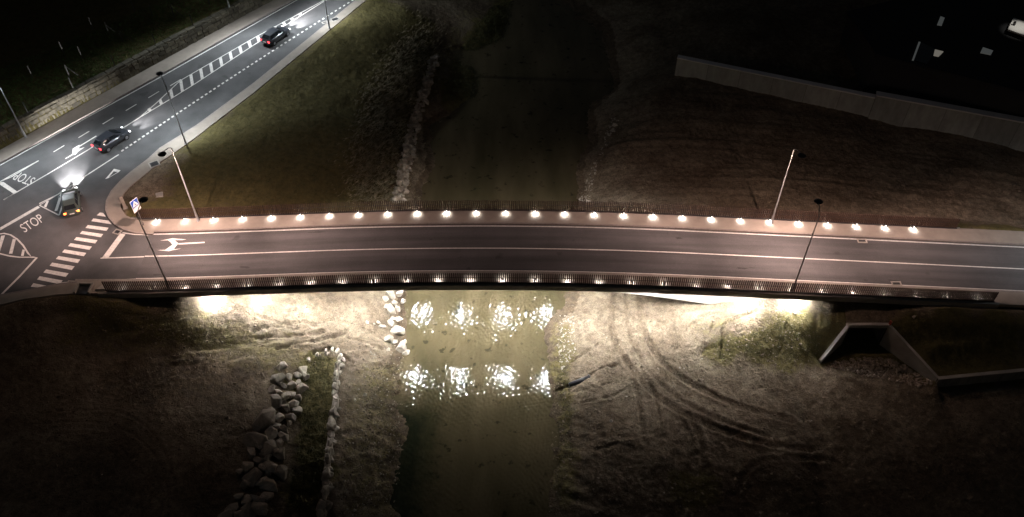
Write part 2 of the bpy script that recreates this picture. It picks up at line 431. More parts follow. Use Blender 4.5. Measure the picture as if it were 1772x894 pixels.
# ------------------------------------------------------------------ terrain
def build_terrain():
    rs = np.random.RandomState(3)
    T = rs.rand(256, 256)
    def vnoise(x, y):
        xi, yi = np.floor(x).astype(int), np.floor(y).astype(int)
        fx, fy = x - xi, y - yi
        fx = fx * fx * (3 - 2 * fx); fy = fy * fy * (3 - 2 * fy)
        a = T[xi & 255, yi & 255]; b = T[(xi + 1) & 255, yi & 255]; c = T[xi & 255, (yi + 1) & 255]; d = T[(xi + 1) & 255, (yi + 1) & 255]
        return (a * (1 - fx) + b * fx) * (1 - fy) + (c * (1 - fx) + d * fx) * fy - 0.5
    def fbm(x, y, o=4):
        s, a = 0, 1.0
        for k in range(o):
            s = s + a * vnoise(x * 2 ** k + 17.3 * k, y * 2 ** k + 9.1 * k); a *= 0.5
        return s
    def axis(segs):
        out = []
        for a, b, st in segs: out += list(np.arange(a, b, st))
        return np.array(out)
    grow = lambda a, s: [a * (1.28 ** i) * s for i in range(1, 22)]
    xs = np.array(sorted([-76 - g for g in grow(3, 1)]) + list(axis([(-76, -46, 0.3), (-46, 50, 0.13), (50, 76, 0.3)])) + [76 + g for g in grow(3, 1)])
    ys = np.array(sorted([30 - g for g in grow(3, 1)]) + list(axis([(30, 55, 0.115), (55, 66, 0.2), (66, 118, 0.2)])) + [118 + g for g in grow(3, 1)])
    X, Y = np.meshgrid(xs, ys)
    px = [  # photo position, height
        (0, 535, -2.3), (100, 518, -1.9), (200, 520, -1.9), (300, 528, -2.6), (380, 524, -3.2), (450, 518, -3.7), (540, 520, -4.5), (620, 520, -5.9), (670, 520, -7.1),
        (0, 660, -5.0), (100, 640, -5.2), (200, 622, -5.2), (300, 616, -5.2), (420, 610, -5.7), (480, 580, -5.6), (560, 570, -6.0), (620, 570, -6.9), (100, 575, -3.5), (200, 568, -3.6), (300, 570, -3.8), (400, 565, -4.3),
        (0, 760, -5.4), (150, 760, -5.5), (300, 760, -5.6), (410, 700, -5.8), (0, 890, -5.5), (250, 890, -5.7), (370, 890, -5.9), (440, 640, -5.9),
        (515, 650, -6.6), (535, 720, -6.6), (520, 860, -6.7), (545, 620, -6.4), (560, 800, -6.7), (600, 620, -7.0), (597, 750, -7.3), (575, 890, -7.4),
        (650, 620, -7.5), (650, 750, -7.7), (640, 890, -7.8), (702, 600, -8.3), (694, 700, -8.3), (691, 800, -8.3), (687, 893, -8.3),
        (830, 550, -9.3), (830, 700, -9.3), (820, 880, -9.3), (860, 350, -9.3), (870, 200, -9.3), (900, 60, -9.3), (760, 620, -9.1), (900, 620, -9.1), (760, 820, -9.1), (890, 820, -9.1), (780, 340, -9.1), (940, 340, -9.1),
        (963, 540, -8.3), (958, 650, -8.3), (954, 750, -8.3), (946, 893, -8.3), (1000, 560, -7.4), (1010, 650, -7.5), (1005, 800, -7.5),
        (1080, 560, -6.9), (1100, 650, -6.8), (1100, 800, -6.9), (1250, 680, -6.4), (1250, 820, -6.6), (1450, 720, -6.2), (1450, 860, -6.5), (1700, 740, -6.3), (1700, 890, -6.4),
        (1165, 600, -6.3), (1300, 628, -6.1), (1420, 632, -6.1), (1520, 650, -6.1), (1640, 680, -6.1), (1772, 680, -6.1), (1250, 572, -4.9), (1330, 560, -4.0), (1420, 545, -3.0), (1500, 540, -2.6), (1600, 540, -2.8), (1772, 548, -3.4),
        (1630, 655, -5.0), (1772, 638, -4.6), (1180, 545, -5.3), (1130, 570, -6.4),
        (350, 362, -1.75), (450, 356, -2.0), (550, 350, -2.8), (620, 350, -4.2), (675, 350, -6.6), (722, 350, -8.3), (300, 300, -1.6), (400, 270, -1.7), (500, 250, -2.3), (590, 235, -3.4), (640, 225, -4.6), (695, 220, -6.9), (738, 215, -8.3),
        (480, 165, -1.7), (560, 100, -1.7), (640, 40, -1.8), (690, 120, -4.0), (745, 100, -6.9), (778, 90, -8.4), (700, 10, -2.6), (790, 40, -6.5), (830, 0, -7.6), (800, 130, -7.9), (850, 40, -7.4),
        (1005, 345, -8.3), (1030, 250, -8.3), (1060, 150, -8.4), (1045, 320, -6.8), (1075, 250, -5.6), (1110, 180, -5.3), (1110, 335, -5.0), (1200, 300, -4.3), (1200, 372, -3.2), (1330, 366, -2.6), (1500, 382, -2.7), (1700, 398, -3.2),
        (1330, 260, -4.0), (1500, 290, -3.7), (1700, 310, -3.9), (1175, 126, -3.6), (1290, 152, -3.8), (1400, 182, -4.0), (1550, 216, -4.5), (1770, 268, -4.8), (1120, 150, -5.2), (1130, 90, -6.4), (1250, 60, -2.6), (1500, 100, -2.4), (1700, 150, -2.4), (1500, 10, -2.2), (1100, 20, -7.0),
        (0, 190, 0.6), (200, 80, 0.6), (400, -50, 0.6), (-200, 300, 0.6), (0, 0, 1.4), (200, -100, 1.4)]
    cps = [tuple(at(*p)) for p in px]
    cps += [(-38, 58, -2.1), (-30, 58, -3.0), (-25, 58, -3.8), (-20, 58, -4.7), (-15, 58, -6.6), (-12, 58, -8.2), (6, 58, -8.2), (10, 58, -7.2), (15, 58, -6.2), (19, 58, -5), (25, 58, -3.3), (31, 58, -2.5), (40, 58, -2.9), (50, 58, -3.5),
            (-38, 64, -1.9), (-30, 64, -2.3), (-25, 65, -3.0), (-20, 65, -4.5), (-15, 65, -6.6), (-12, 65, -8.2), (6.5, 65, -8.2), (10, 65, -7.0), (15, 65, -5.6), (21, 65, -4.0), (28, 65, -2.6), (40, 64.5, -2.8), (52, 64.5, -3.6), (60, 58, -3.8), (70, 58, -4.4), (-3, 58, -9.3),
            (-5, 0, -9.3), (-14, 0, -7), (6, 0, -7), (-5, 150, -9.3), (-30, 150, -4), (30, 150, -4), (-45, 20, -5.5), (45, 20, -6.2), (75, 40, -6.2), (-75, 45, -4.5), (-75, 60, -2.0), (80, 90, -3), (-80, 110, 1.5)]
    cps = np.array(cps)
    A = np.linalg.norm(cps[:, None, :2] - cps[None, :, :2], axis=2)
    n = len(cps)
    K = np.zeros((n + 1, n + 1)); K[:n, :n] = -A - np.eye(n) * 0.08; K[:n, n] = 1; K[n, :n] = 1
    wts = np.linalg.solve(K, np.append(cps[:, 2], 0))
    Z = np.full(X.shape, wts[n])
    for i in range(n):
        Z -= wts[i] * np.sqrt((X - cps[i, 0]) ** 2 + (Y - cps[i, 1]) ** 2 + 0.6)
    far = np.clip((np.hypot(X, Y - 70) - 100) / 80, 0, 1)
    Z = Z * (1 - far) + (-3.0) * far
    Z = np.clip(Z, -9.6, 3)
    river = np.exp(-((X + 3.5) / 9.0) ** 4)
    Z = np.where(far > 0, Z * (1 - river * far) + (-9.3) * river * far, Z)

    def segdist(poly):
        D = np.full(X.shape, 1e9); S = np.zeros(X.shape); SG = np.zeros(X.shape); acc = 0
        for a, b in zip(poly[:-1], poly[1:]):
            ax, ay, bx, by = a[0], a[1], b[0], b[1]; l = math.hypot(bx - ax, by - ay)
            t = np.clip(((X - ax) * (bx - ax) + (Y - ay) * (by - ay)) / (l * l + 1e-9), 0, 1)
            dx, dy = X - ax - t * (bx - ax), Y - ay - t * (by - ay)
            d = np.hypot(dx, dy); m = d < D
            D = np.where(m, d, D); S = np.where(m, acc + t * l, S)
            SG = np.where(m, np.sign((bx - ax) * dy - (by - ay) * dx), SG); acc += l
        return D, S, SG
    def inside(poly):
        r = np.zeros(X.shape, bool); m = len(poly)
        for i in range(m):
            x1, y1 = poly[i][:2]; x2, y2 = poly[(i + 1) % m][:2]
            if y1 == y2: continue
            c = ((y1 > Y) != (y2 > Y)) & (X < (x2 - x1) * (Y - y1) / (y2 - y1) + x1)
            r ^= c
        return r
    def smooth(poly, k=3):
        p = [Vector(q[:2]) for q in poly]
        for _ in range(k):
            q = [p[0]]
            for a, b in zip(p[:-1], p[1:]): q += [a * 0.75 + b * 0.25, a * 0.25 + b * 0.75]
            q.append(p[-1]); p = q
        return [tuple(v) for v in p]

    grass = np.zeros(X.shape); mud = np.zeros(X.shape)
    def region(poly_px, z, val, arr, soft=1.2):
        poly = [tuple(at(a, b, z))[:2] for a, b in poly_px]
        d, _, _ = segdist(poly + poly[:1])
        sd = np.where(inside(poly), d, -d) + fbm(X * 0.5, Y * 0.5, 3) * 1.6
        arr[:] = np.maximum(arr, val * np.clip(0.5 + sd / (2 * soft), 0, 1))
    # undulation
    Z += 0.30 * fbm(X * 0.22, Y * 0.22, 3) + 0.10 * fbm(X * 1.1 + 40, Y * 1.1, 3)
    Z += 0.085 * fbm(X * 3.1 + 11, Y * 3.1, 2)
    # furrowed earth behind the right end of the bridge
    fr = np.clip((X - 7) / 6, 0, 1) * np.clip((Y - 66) / 4, 0, 1) * np.clip((100 - Y) / 5, 0, 1)
    Z += fr * 0.16 * fbm((X + 3 * Y) * 0.09, (Y + 0.16 * X) * 1.3, 4)
    # graded faces of the right embankment: marks of the bucket teeth running downhill
    em = np.clip((X - 17) / 3, 0, 1) * np.clip((54 - Y) / 1.5, 0, 1) * np.clip((Y - 46) / 1.5, 0, 1)
    Z += em * 0.13 * fbm(X * 2.4, Y * 0.25, 3)
    # washed slope left of the bridge
    el = np.clip((-10 - X) / 3, 0, 1) * np.clip((54 - Y) / 1.5, 0, 1) * np.clip((Y - 47.5) / 1.5, 0, 1) * np.clip((X + 40) / 4, 0, 1)
    Z += el * 0.22 * fbm((X * 0.35 + Y * 0.1) * 0.9, (Y - X * 0.28) * 1.5, 4)
    # churned ground lower right and right bank
    ch = np.clip((X - 3) / 2, 0, 1) * np.clip((45 - Y) / 4, 0, 1)
    rough = fbm(X * 0.9 + 5, Y * 0.9, 4)
    Z += ch * (0.16 * np.abs(rough) - 0.05 + 0.12 * fbm(X * 2.2, Y * 2.2 + 8, 3))
    rb = np.clip((X - 3.5) / 1.5, 0, 1) * np.clip((11 - X) / 3, 0, 1) * np.clip((53 - Y) / 3, 0, 1)
    Z += rb * 0.20 * fbm(X * 0.5 + Y * 0.2, (Y + X * 0.5) * 1.3, 4)
    lb = np.clip((X + 22) / 3, 0, 1) * np.clip((-9.5 - X) / 1, 0, 1) * np.clip((49 - Y) / 3, 0, 1)
    Z += lb * 0.24 * fbm(X * 1.4, Y * 1.4 + 3, 4)
    # rills and cracks
    def crack(pp, z, depth, width):
        d, s, _ = segdist([tuple(at(a, b, z))[:2] for a, b in pp])
        wv = width * (0.5 + np.abs(vnoise(s * 1.7, s * 0)) * 1.6)
        d = np.abs(d + 0.22 * fbm(X * 1.6 + 3, Y * 1.6, 3))
        return -depth * np.exp(-(d / wv) ** 2)
    c4 = lambda *p: [(340 + a / 2.98, 330 + b / 2.98) for a, b in p]
    c5 = lambda *p: [(940 + a / 2.677, 560 + b / 2.677) for a, b in p]
    for pp, z, dp, wd in (
        (c4((290, 645), (330, 655), (400, 660), (430, 670), (480, 665), (540, 650), (600, 655)), -4.6, 0.40, 0.13),
        (c4((300, 760), (370, 745), (420, 745), (450, 735), (520, 725), (600, 715), (660, 690)), -5.2, 0.45, 0.13),
        (c4((400, 825), (520, 785), (570, 775), (640, 755), (700, 735), (760, 700)), -5.9, 0.45, 0.13),
        (c4((290, 730), (340, 705), (430, 690), (520, 690)), -4.9, 0.35, 0.12),
        (c4((560, 865), (600, 830), (680, 800), (740, 820), (800, 855)), -6.2, 0.5, 0.2),
        (c4((780, 745), (850, 750), (920, 765), (980, 775)), -6.4, 0.4, 0.16),
        (c4((620, 690), (700, 665), (820, 660), (900, 690), (980, 720)), -5.9, 0.35, 0.12),
        (c5((130, 160), (200, 125), (255, 95)), -7.2, 0.25, 0.12),
        (c5((60, 285), (150, 265), (200, 245), (270, 205), (340, 200)), -7.3, 0.42, 0.17),
        (c5((240, 570), (350, 550), (420, 580)), -7.1, 0.2, 0.12),
        (c5((130, 300), (250, 290), (320, 270)), -7.2, 0.25, 0.12), (c5((180, 350), (330, 330), (380, 300)), -7.0, 0.22, 0.12),
        ([(1248, 612), (1250, 565), (1262, 560), (1302, 551)], -5.2, 0.45, 0.13), ([(1180, 575), (1200, 560), (1230, 556)], -5.6, 0.24, 0.13),
        ([(1215, 610), (1222, 585), (1232, 570)], -5.6, 0.25, 0.13), ([(1350, 620), (1356, 560), (1362, 545)], -4.6, 0.22, 0.16),
        ([(550, 290), (600, 305), (640, 335), (670, 345)], -3.4, 0.30, 0.18), ([(560, 320), (610, 335), (640, 350)], -3.4, 0.25, 0.16)):
        Z += crack(pp, z, dp, wd)
    # bank edge steps along the water
    # wheel tracks
    def track(pp, z, width, depth, lug=0.07, pitch=0.42, berm=0.08):
        nonlocal Z, mud, grass
        poly = smooth([tuple(at(a, b, z))[:2] for a, b in pp])
        d, s, sg = segdist(poly)
        d = d + 0.05 * fbm(X * 0.8, Y * 0.8, 2)
        core = np.clip((width - d) / 0.12, 0, 1)
        q = np.exp(-((d - width - 0.16) / 0.14) ** 2)
        fade = np.clip(fbm(X * 0.25 + 60, Y * 0.25, 2) * 2 + 0.9, 0.55, 1)
        Z += fade * (-depth * core + berm * q + core * lug * np.sin(2 * math.pi * (s + d * 0.55 * sg * 2) / pitch))
        mud = np.maximum(mud, 0.75 * core * fade)
        grass *= 1 - 0.8 * core
    tr = []
    A_ = [(1064, 490), (1060, 520), (1056, 560), (1072, 610), (1112, 665), (1180, 722), (1290, 765), (1400, 782)]
    B_ = [(1108, 490), (1106, 520), (1110, 565), (1130, 612), (1172, 655), (1250, 697), (1370, 730)]
    C_ = [(1082, 500), (1084, 560), (1100, 615), (1150, 675), (1220, 722), (1330, 758)]
    D_ = [(1080, 620), (1108, 690), (1112, 750)]
    D2 = [(1110, 640), (1142, 700), (1146, 760)]
    E_ = [(1190, 720), (1215, 760), (1218, 800)]
    F_ = [(1270, 860), (1290, 810), (1340, 790), (1420, 795)]
    for pp, z, wd, dp in ((A_, -6.9, .36, .10), (B_, -6.7, .34, .10), (C_, -6.8, .22, .07), (D_, -6.9, .25, .06), (D2, -6.9, .22, .05), (E_, -6.7, .3, .07), (F_, -6.6, .3, .06)):
        track(pp, z, wd, dp)
    for pp in ([(60, 735), (150, 727), (220, 742), (270, 785), (292, 840), (290, 894)], [(100, 712), (190, 706), (245, 728), (285, 775), (302, 830)], [(90, 752), (170, 748), (215, 775), (240, 830), (245, 894)],
               [(190, 700), (300, 650), (340, 640)]):
        track(pp, -5.6, 0.10, 0.035, 0.01, 0.5, 0.05)
    # cover
    region([(300, 372), (330, 265), (640, 10), (740, 10), (760, 60), (700, 180), (660, 280), (630, 352)], -2.5, 0.85, grass, 2.0)
    region([(620, 352), (640, 230), (720, 90), (800, 0), (880, 0), (780, 120), (720, 220), (700, 352)], -5.5, 0.25, grass, 1.0)
    region([(760, 180), (790, 90), (860, 0), (900, 0), (860, 180)], -7.6, 1.0, grass, 1.0)
    region([(210, 385), (250, 372), (1000, 372), (300, 340), (230, 345)], -1.7, 0.9, grass, 0.6)
    region([(140, 518), (330, 535), (480, 560), (560, 620), (420, 612), (250, 602), (100, 590)], -3.8, 0.42, grass, 1.6)
    region([(500, 660), (550, 615), (585, 615), (560, 894), (480, 894), (520, 740)], -6.6, 0.85, grass, 0.6)
    region([(600, 640), (690, 610), (680, 894), (590, 894)], -7.5, 0.30, grass, 0.8)
    region([(1190, 600), (1260, 566), (1400, 552), (1772, 560), (1772, 640), (1640, 655), (1520, 600), (1430, 625)], -4.5, 0.62, grass, 0.8)
    region([(966, 560), (990, 550), (1000, 640), (1000, 894), (960, 894)], -7.5, 0.42, grass, 0.6)
    region([(1170, 820), (1230, 800), (1240, 894), (1170, 894)], -6.7, 0.55, grass, 0.8)
    region([(1640, 385), (1900, 400), (1900, 420), (1640, 402)], -3.0, 0.9, grass, 0.8)
    region([(1200, 560), (1250, 552), (1300, 556), (1220, 590)], -5.0, 0.3, grass, 0.6)
    region([(-200, 330), (0, 238), (420, 10), (600, -100), (-200, -300)], 0.6, 1.0, grass, 0.6)
    region([(180, 640), (300, 615), (430, 615), (440, 660), (350, 690), (200, 700)], -5.3, 1.0, mud, 1.0)
    region([(970, 680), (1060, 700), (1250, 800), (1400, 820), (1400, 900), (960, 900)], -6.8, 0.7, mud, 2.0)
    mud = np.maximum(mud, np.clip((Z < ZW + 0.35) * 0.9, 0, 1))
    # keep the earth under everything that is paved
    paved = inside(junction)
    for a, b in ((ck, ci), (low_kerb, low_out)):
        paved |= inside(list(a) + list(b)[::-1])
    walk_far = fk + [P(p[0], p[1] - 24) for p in main_far][::-1]
    paved |= inside(walk_far)
    Z = np.where(paved, np.minimum(Z, RZ - 0.3), Z)
    dz = np.array([deck_z(x) for x in xs])[None, :]
    w_ = Y - (58.36 - 0.008 * (X + 3))
    on = (X > XJ - 3) & (w_ > -5.1) & (w_ < 5.5)
    Z = np.where(on, np.minimum(Z, dz - 0.75), Z)
    # the verge meets the pavement edge
    for line in (ci, low_out):
        d, _, _ = segdist(line)
        k = np.clip(1 - d / 1.6, 0, 1); k = k * k * (3 - 2 * k)
        Z = np.where(paved, Z, Z * (1 - k) + (RZ + 0.06) * k)
    for wv in (-5.6, 5.9):
        k = np.clip(1 - np.abs(w_ - wv) / 1.8, 0, 1) * ((X > 35) | (X < -36.0)) * np.clip((X + 41.0) / 2, 0, 1)
        k = np.where(X > 35, k * np.clip((X - 35) / 6, 0, 1), k * np.clip((-36.0 - X) / 2, 0, 1))
        Z = np.where(on | paved, Z, Z * (1 - k) + (dz - 0.12) * k)
    # open mouth of the culvert, its soil roof, and the drop in front of the low wall
    hl, hr, fl, frr = at(1471, 563, -3.2), at(1538, 563, -3.2), at(1421, 626, -5.9), at(1622, 660, -5.6)
    Z0 = Z.copy()
    mouth = inside([(hl.x, hl.y + 4), (hr.x, hl.y + 4), (hr.x + .14, hr.y + .18), (frr.x + .14, frr.y + .18), (frr.x - 1, frr.y - 1.2), (fl.x, fl.y - 1.0), (fl.x - .18, fl.y + .12), (hl.x - .18, hl.y + .12)])
    for p0, p1, za, zb_ in ((hl, fl, -3.2, -5.8), (hr, frr, -3.2, -5.3)):
        L_ = math.hypot(p1.x - p0.x, p1.y - p0.y); d, sl_, _ = segdist([(p0.x, p0.y), (p1.x, p1.y)])
        Z = np.minimum(Z, za + (zb_ - za) * sl_ / L_ - 0.14 + np.maximum(d - 0.35, 0) * 0.55)
    d, _, _ = segdist([(hl.x, hl.y), (hr.x, hr.y)]); Z = np.minimum(Z, -3.3 + np.maximum(d - 0.3, 0) * 0.6)
    Z0 = Z.copy()
    Z = np.where(mouth, np.minimum(Z, -6.15 + 0.1 * fbm(X, Y, 3)), Z)
    r0, r1 = at(1625, 656, -5.0), at(1850, 632, -4.8)
    tt = np.clip((X - r0.x) / (r1.x - r0.x), 0, 1.3); ly = r0.y + (r1.y - r0.y) * tt
    df = ly - Y
    k = np.clip((X - r0.x + 0.1) / 0.3, 0, 1) * (df > -0.13) * np.clip((5 - df) / 3, 0, 1)
    Z = Z * (1 - k) + np.minimum(Z, -6.35 + 0.1 * fbm(X, Y, 3)) * k
    k = np.clip((X - r0.x + 0.3) / 0.5, 0, 1) * (df <= -0.13) * np.clip((3 + df) / 2, 0, 1)
    Z = Z * (1 - k) + np.clip(Z, -5.3, -5.12) * k
    cov = (X > hl.x - 0.2) & (X < hr.x + 0.2) & (Y > hl.y + 0.1) & (Y < hl.y + 4.3)
    jj, ii = np.where(cov); cj0, cj1, ci0, ci1 = jj.min(), jj.max(), ii.min(), ii.max()
    cvx, cvf = [], []
    nc = ci1 - ci0 + 1
    for j in range(cj0, cj1 + 1):
        for i in range(ci0, ci1 + 1): cvx.append((X[j, i], Y[j, i], max(Z0[j, i], -3.45) + 0.012))
    for j in range(cj1 - cj0):
        for i in range(nc - 1): a = j * nc + i; cvf.append((a, a + 1, a + nc + 1, a + nc))
    cover = MB().add(cvx, cvf).build('culvert_earth_cover', M['soil'], None, True)
    tag(cover, 'earth covering the culvert behind its headwall', kind='structure')
    ny, nx = X.shape
    verts = np.stack([X, Y, Z], -1).reshape(-1, 3)
    idx = np.arange(nx * ny).reshape(ny, nx)
    quads = np.stack([idx[:-1, :-1], idx[:-1, 1:], idx[1:, 1:], idx[1:, :-1]], -1).reshape(-1, 4)
    me = bpy.data.meshes.new('ground')
    me.vertices.add(len(verts)); me.vertices.foreach_set('co', verts.astype(np.float32).ravel())
    me.loops.add(quads.size); me.loops.foreach_set('vertex_index', quads.astype(np.int32).ravel())
    me.polygons.add(len(quads)); me.polygons.foreach_set('loop_start', (np.arange(len(quads)) * 4).astype(np.int32))
    me.polygons.foreach_set('use_smooth', np.ones(len(quads), bool))
    me.update(calc_edges=True)
    for nm, arr in (('grass', grass), ('mud', mud)):
        at_ = me.attributes.new(nm, 'FLOAT', 'POINT')
        at_.data.foreach_set('value', np.clip(arr, 0, 1).astype(np.float32).ravel())
    me.materials.append(M['soil'])
    o = link('ground', me)
    tag(o, 'bare brown earth and grass banks on both sides of the river', kind='structure')
    def ground_z(x, y):
        i = int(np.clip(np.searchsorted(xs, x) - 1, 0, nx - 2)); j = int(np.clip(np.searchsorted(ys, y) - 1, 0, ny - 2))
        tx = (x - xs[i]) / (xs[i + 1] - xs[i]); ty = (y - ys[j]) / (ys[j + 1] - ys[j])
        return float((Z[j, i] * (1 - tx) + Z[j, i + 1] * tx) * (1 - ty) + (Z[j + 1, i] * (1 - tx) + Z[j + 1, i + 1] * tx) * ty)
    return ground_z
gz = build_terrain()
def on_ground(px, py, z0=-6.0):
    """photo position -> point on the terrain"""
    z = z0
    for _ in range(14):
        p = at(px, py, z); z = 0.5 * z + 0.5 * gz(p.x, p.y)
    p = at(px, py, z)
    return Vector((p.x, p.y, gz(p.x, p.y)))

def build_river():
    """one sheet of water with real ripples where the photograph resolves them"""
    rs = np.random.RandomState(11)
    far = [900, 600, 400, 280, 200, 150]
    xs = np.array([-40, -25, -18] + list(np.arange(-14, 10.5, 0.055)) + [14, 22, 40])
    ys = np.array([-f for f in far] + [-60, 0, 20] + list(np.arange(29, 69, 0.055)) + list(np.arange(69, 118, 0.5)) + far[::-1])
    ys = np.unique(ys)
    X, Y = np.meshgrid(xs, ys); Z = np.full(X.shape, ZW)
    amp = np.clip((X + 14) / 1, 0, 1) * np.clip((10.4 - X) / 1, 0, 1) * np.clip((Y - 29) / 2, 0, 1) * np.clip((69 - Y) / 2, 0, 1)
    for _ in range(34):
        lam = rs.uniform(0.20, 0.55); a = rs.uniform(0, math.pi); ph = rs.uniform(0, 6.3)
        k = 2 * math.pi / lam; sl_ = rs.uniform(0.014, 0.036)
        env = 0.75 + 0.5 * np.sin(X * rs.uniform(.3, 1.1) + Y * rs.uniform(.3, 1.1) + ph)
        Z += amp * env * sl_ / k * np.sin(k * (X * math.cos(a) + Y * math.sin(a)) + ph + 0.6 * np.sin(0.9 * X + 0.7 * Y + ph))
    ny, nx = X.shape; idx = np.arange(nx * ny).reshape(ny, nx)
    quads = np.stack([idx[:-1, :-1], idx[:-1, 1:], idx[1:, 1:], idx[1:, :-1]], -1).reshape(-1, 4)
    me = bpy.data.meshes.new('river_water')
    me.vertices.add(nx * ny); me.vertices.foreach_set('co', np.stack([X, Y, Z], -1).astype(np.float32).ravel())
    me.loops.add(quads.size); me.loops.foreach_set('vertex_index', quads.astype(np.int32).ravel())
    me.polygons.add(len(quads)); me.polygons.foreach_set('loop_start', (np.arange(len(quads)) * 4).astype(np.int32))
    me.polygons.foreach_set('use_smooth', np.ones(len(quads), bool)); me.update(calc_edges=True)
    me.materials.append(M['water'])
    tag(link('river_water', me), 'murky olive river flowing under the bridge', kind='structure')
build_river()

# ------------------------------------------------------------------ roads and pavements
road = MB().prism(junction, RZ - 0.25, RZ).build('main_road', M['asphalt'])
tag(road, 'grey asphalt main road and junction at the left', kind='structure')
br = MB()
deck_strip(br, XJ + 0.004, 130, -3.2, 3.3, -0.2, 0.0)
broad = br.build('bridge_road', M['asphalt_bridge'])
tag(broad, 'two lane asphalt road crossing the bridge', kind='structure')

def walk(name, kerb, inner, label, h=0.14):
    """raised pavement between a kerb line and an inner line, with its granite kerb as a part"""
    o = MB().prism(list(kerb) + list(inner)[::-1], RZ - 0.3, RZ + h).build(name, M['pave'])
    tag(o, label, kind='structure')
    k = MB(); vs = []; n = len(kerb)
    cen = Vector((0, 0))
    for i, p in enumerate(kerb):
        a, b = Vector(kerb[max(0, i - 1)]), Vector(kerb[min(n - 1, i + 1)])
        d = (b - a).normalized(); nn = Vector((-d.y, d.x))
        q = Vector(inner[min(len(inner) - 1, int(i * len(inner) / n))])
        if (q - Vector(p)).dot(nn) < 0: nn = -nn
        o0, o1 = Vector(p) - nn * 0.02, Vector(p) + nn * 0.17
        vs += [(o0.x, o0.y, RZ - 0.2), (o0.x, o0.y, RZ + h + 0.006), (o1.x, o1.y, RZ + h + 0.006)]
    fs = []
    for i in range(n - 1):
        a, b = 3 * i, 3 * i + 3
        fs += [(a, b, b + 1, a + 1), (a + 1, b + 1, b + 2, a + 2)]
    k.add(vs, fs); k.build('kerb', M['kerb'], o)
    return o
walk('corner_pavement', ck + [(XJ - 0.03, cl(XJ) + 3.3)], ci + [(XJ - 0.03, cl(XJ) + 5.2)], 'pale pavement sweeping round the corner beside the main road')
walk('roadside_pavement', fk, [P(p[0], p[1] - 22) for p in main_far], 'pavement along the foot of the stone wall')
walk('lower_pavement', low_kerb, low_out, 'pavement at the lower edge of the junction')
for name, w0, w1, wk, label in (('far_footway', 3.3, 5.32, 3.3, 'footway along the far side of the bridge'), ('near_footway', -5.0, -3.2, -3.2, 'footway along the near side of the bridge')):
    m_ = MB(); x0 = XJ if w0 > 0 else -42.2
    if w0 > 0:
        deck_strip(m_, x0, 130, w0, w1, -0.25, 0.14)
    else:
        deck_strip(m_, x0, 130, w0, w1, -0.25, 0.14)
    o = m_.build(name, M['pave']); tag(o, label, kind='structure')
    k = MB(); deck_strip(k, x0, 130, wk - (0.02 if w0 > 0 else 0.17), wk + (0.17 if w0 > 0 else 0.02), -0.1, 0.147)
    k.build('kerb', M['kerb'], o)

# ---- painted markings, each a part of its road
MZ = RZ + 0.004
def mark(name, pts, parent=road, z=MZ, m='paint'):
    return MB().sheet([(p[0], p[1]) for p in pts], z).build(name, M[m], parent)
def line(name, pts, width, parent=road, z=MZ, m='paint'):
    pts = [Vector(p) for p in pts]; l, r = [], []
    for i, p in enumerate(pts):
        d = (pts[min(i + 1, len(pts) - 1)] - pts[max(i - 1, 0)]).normalized(); nn = Vector((-d.y, d.x)) * width / 2
        l.append(p + nn); r.append(p - nn)
    n = len(pts); mb = MB()
    mb.add([(p.x, p.y, z) for p in l + r], [(i, n + i, n + i + 1, i + 1) for i in range(n - 1)])
    return mb.build(name, M[m], parent)
line('edge_line', [P(-200, 399 - 6), P(5, 283), P(288.6, 127), P(508, 3), P(640, -71)], 0.14)
# upper lanes: dashes
for x, y in ((303.7, 142.6), (266, 163.4), (227, 185.6), (187, 208.7), (145, 232.5), (102, 257)):
    line('lane_dash', [P(x - 9.3, y + 5.6), P(x + 9.3, y - 5.6)], 0.13)
line('lane_line', [P(0, 314), P(27, 299), P(66, 278)], 0.14)
# splitter island outline and bars
line('centre_line', [P(6, 345.5), P(84, 300), P(150, 260.5), P(241.6, 203)], 0.15)
up = [(241.6, 203), (270, 178.5), (312, 139), (440, 65), (561, 0), (660, -56)]
lo = [(241.6, 203), (295, 171), (340, 143), (440, 77), (561, 1.7), (662, -55)]
line('island_line', [P(*p) for p in up], 0.13)
line('island_line', [P(*p) for p in lo], 0.13)
def interp(poly, x):
    for a, b in zip(poly[:-1], poly[1:]):
        if a[0] <= x <= b[0]: return a[1] + (b[1] - a[1]) * (x - a[0]) / (b[0] - a[0])
    return poly[-1][1]
bars = [259, 278.5, 297, 314.5, 332, 349, 366, 383, 399.7, 416.5, 432.3, 447.4, 462.5, 477.5, 492, 506, 520]
for i, bx in enumerate(bars):
    a, b = interp(up, bx - 1.5), interp(lo, bx + 1.5)
    if i == 0: a = b - 5
    mark('island_bar', [P(bx - 4.2, a + 2), P(bx + 0.6, a - 0.8), P(bx + 3.6, b - 1.6), P(bx - 1.2, b + 1.2)])
# square give-way dashes along the slip lane
nd = 56
for i in range(nd):
    t = i / (nd - 1)
    x, y = 212 + (610 - 212) * t, 260 + (0 - 260) * t - 3.0 * math.sin(math.pi * t)
    s = 1.0 - 0.25 * t
    mark('square_dash', [P(x - 3.0 * s, y + 0.6 * s), P(x + 1.2 * s, y - 2.1 * s), P(x + 3.0 * s, y - 0.3 * s), P(x - 1.2 * s, y + 2.5 * s)], m='paint_worn' if i % 9 == 4 else 'paint')
line('slip_line', [P(68, 352), P(100, 336), P(145, 306), P(205.5, 267)], 0.14)
# direction arrow in the turning lane
mark('turn_arrow_shaft', c3((335, 131), (372, 108), (376, 113), (339, 134)))
mark('turn_arrow_head', c3((372, 113), (375, 80), (410, 60), (408, 82), (437, 72), (400, 98), (388, 112)))
line('turn_arrow_tail', c3((410, 68), (497, 15)), 0.16)
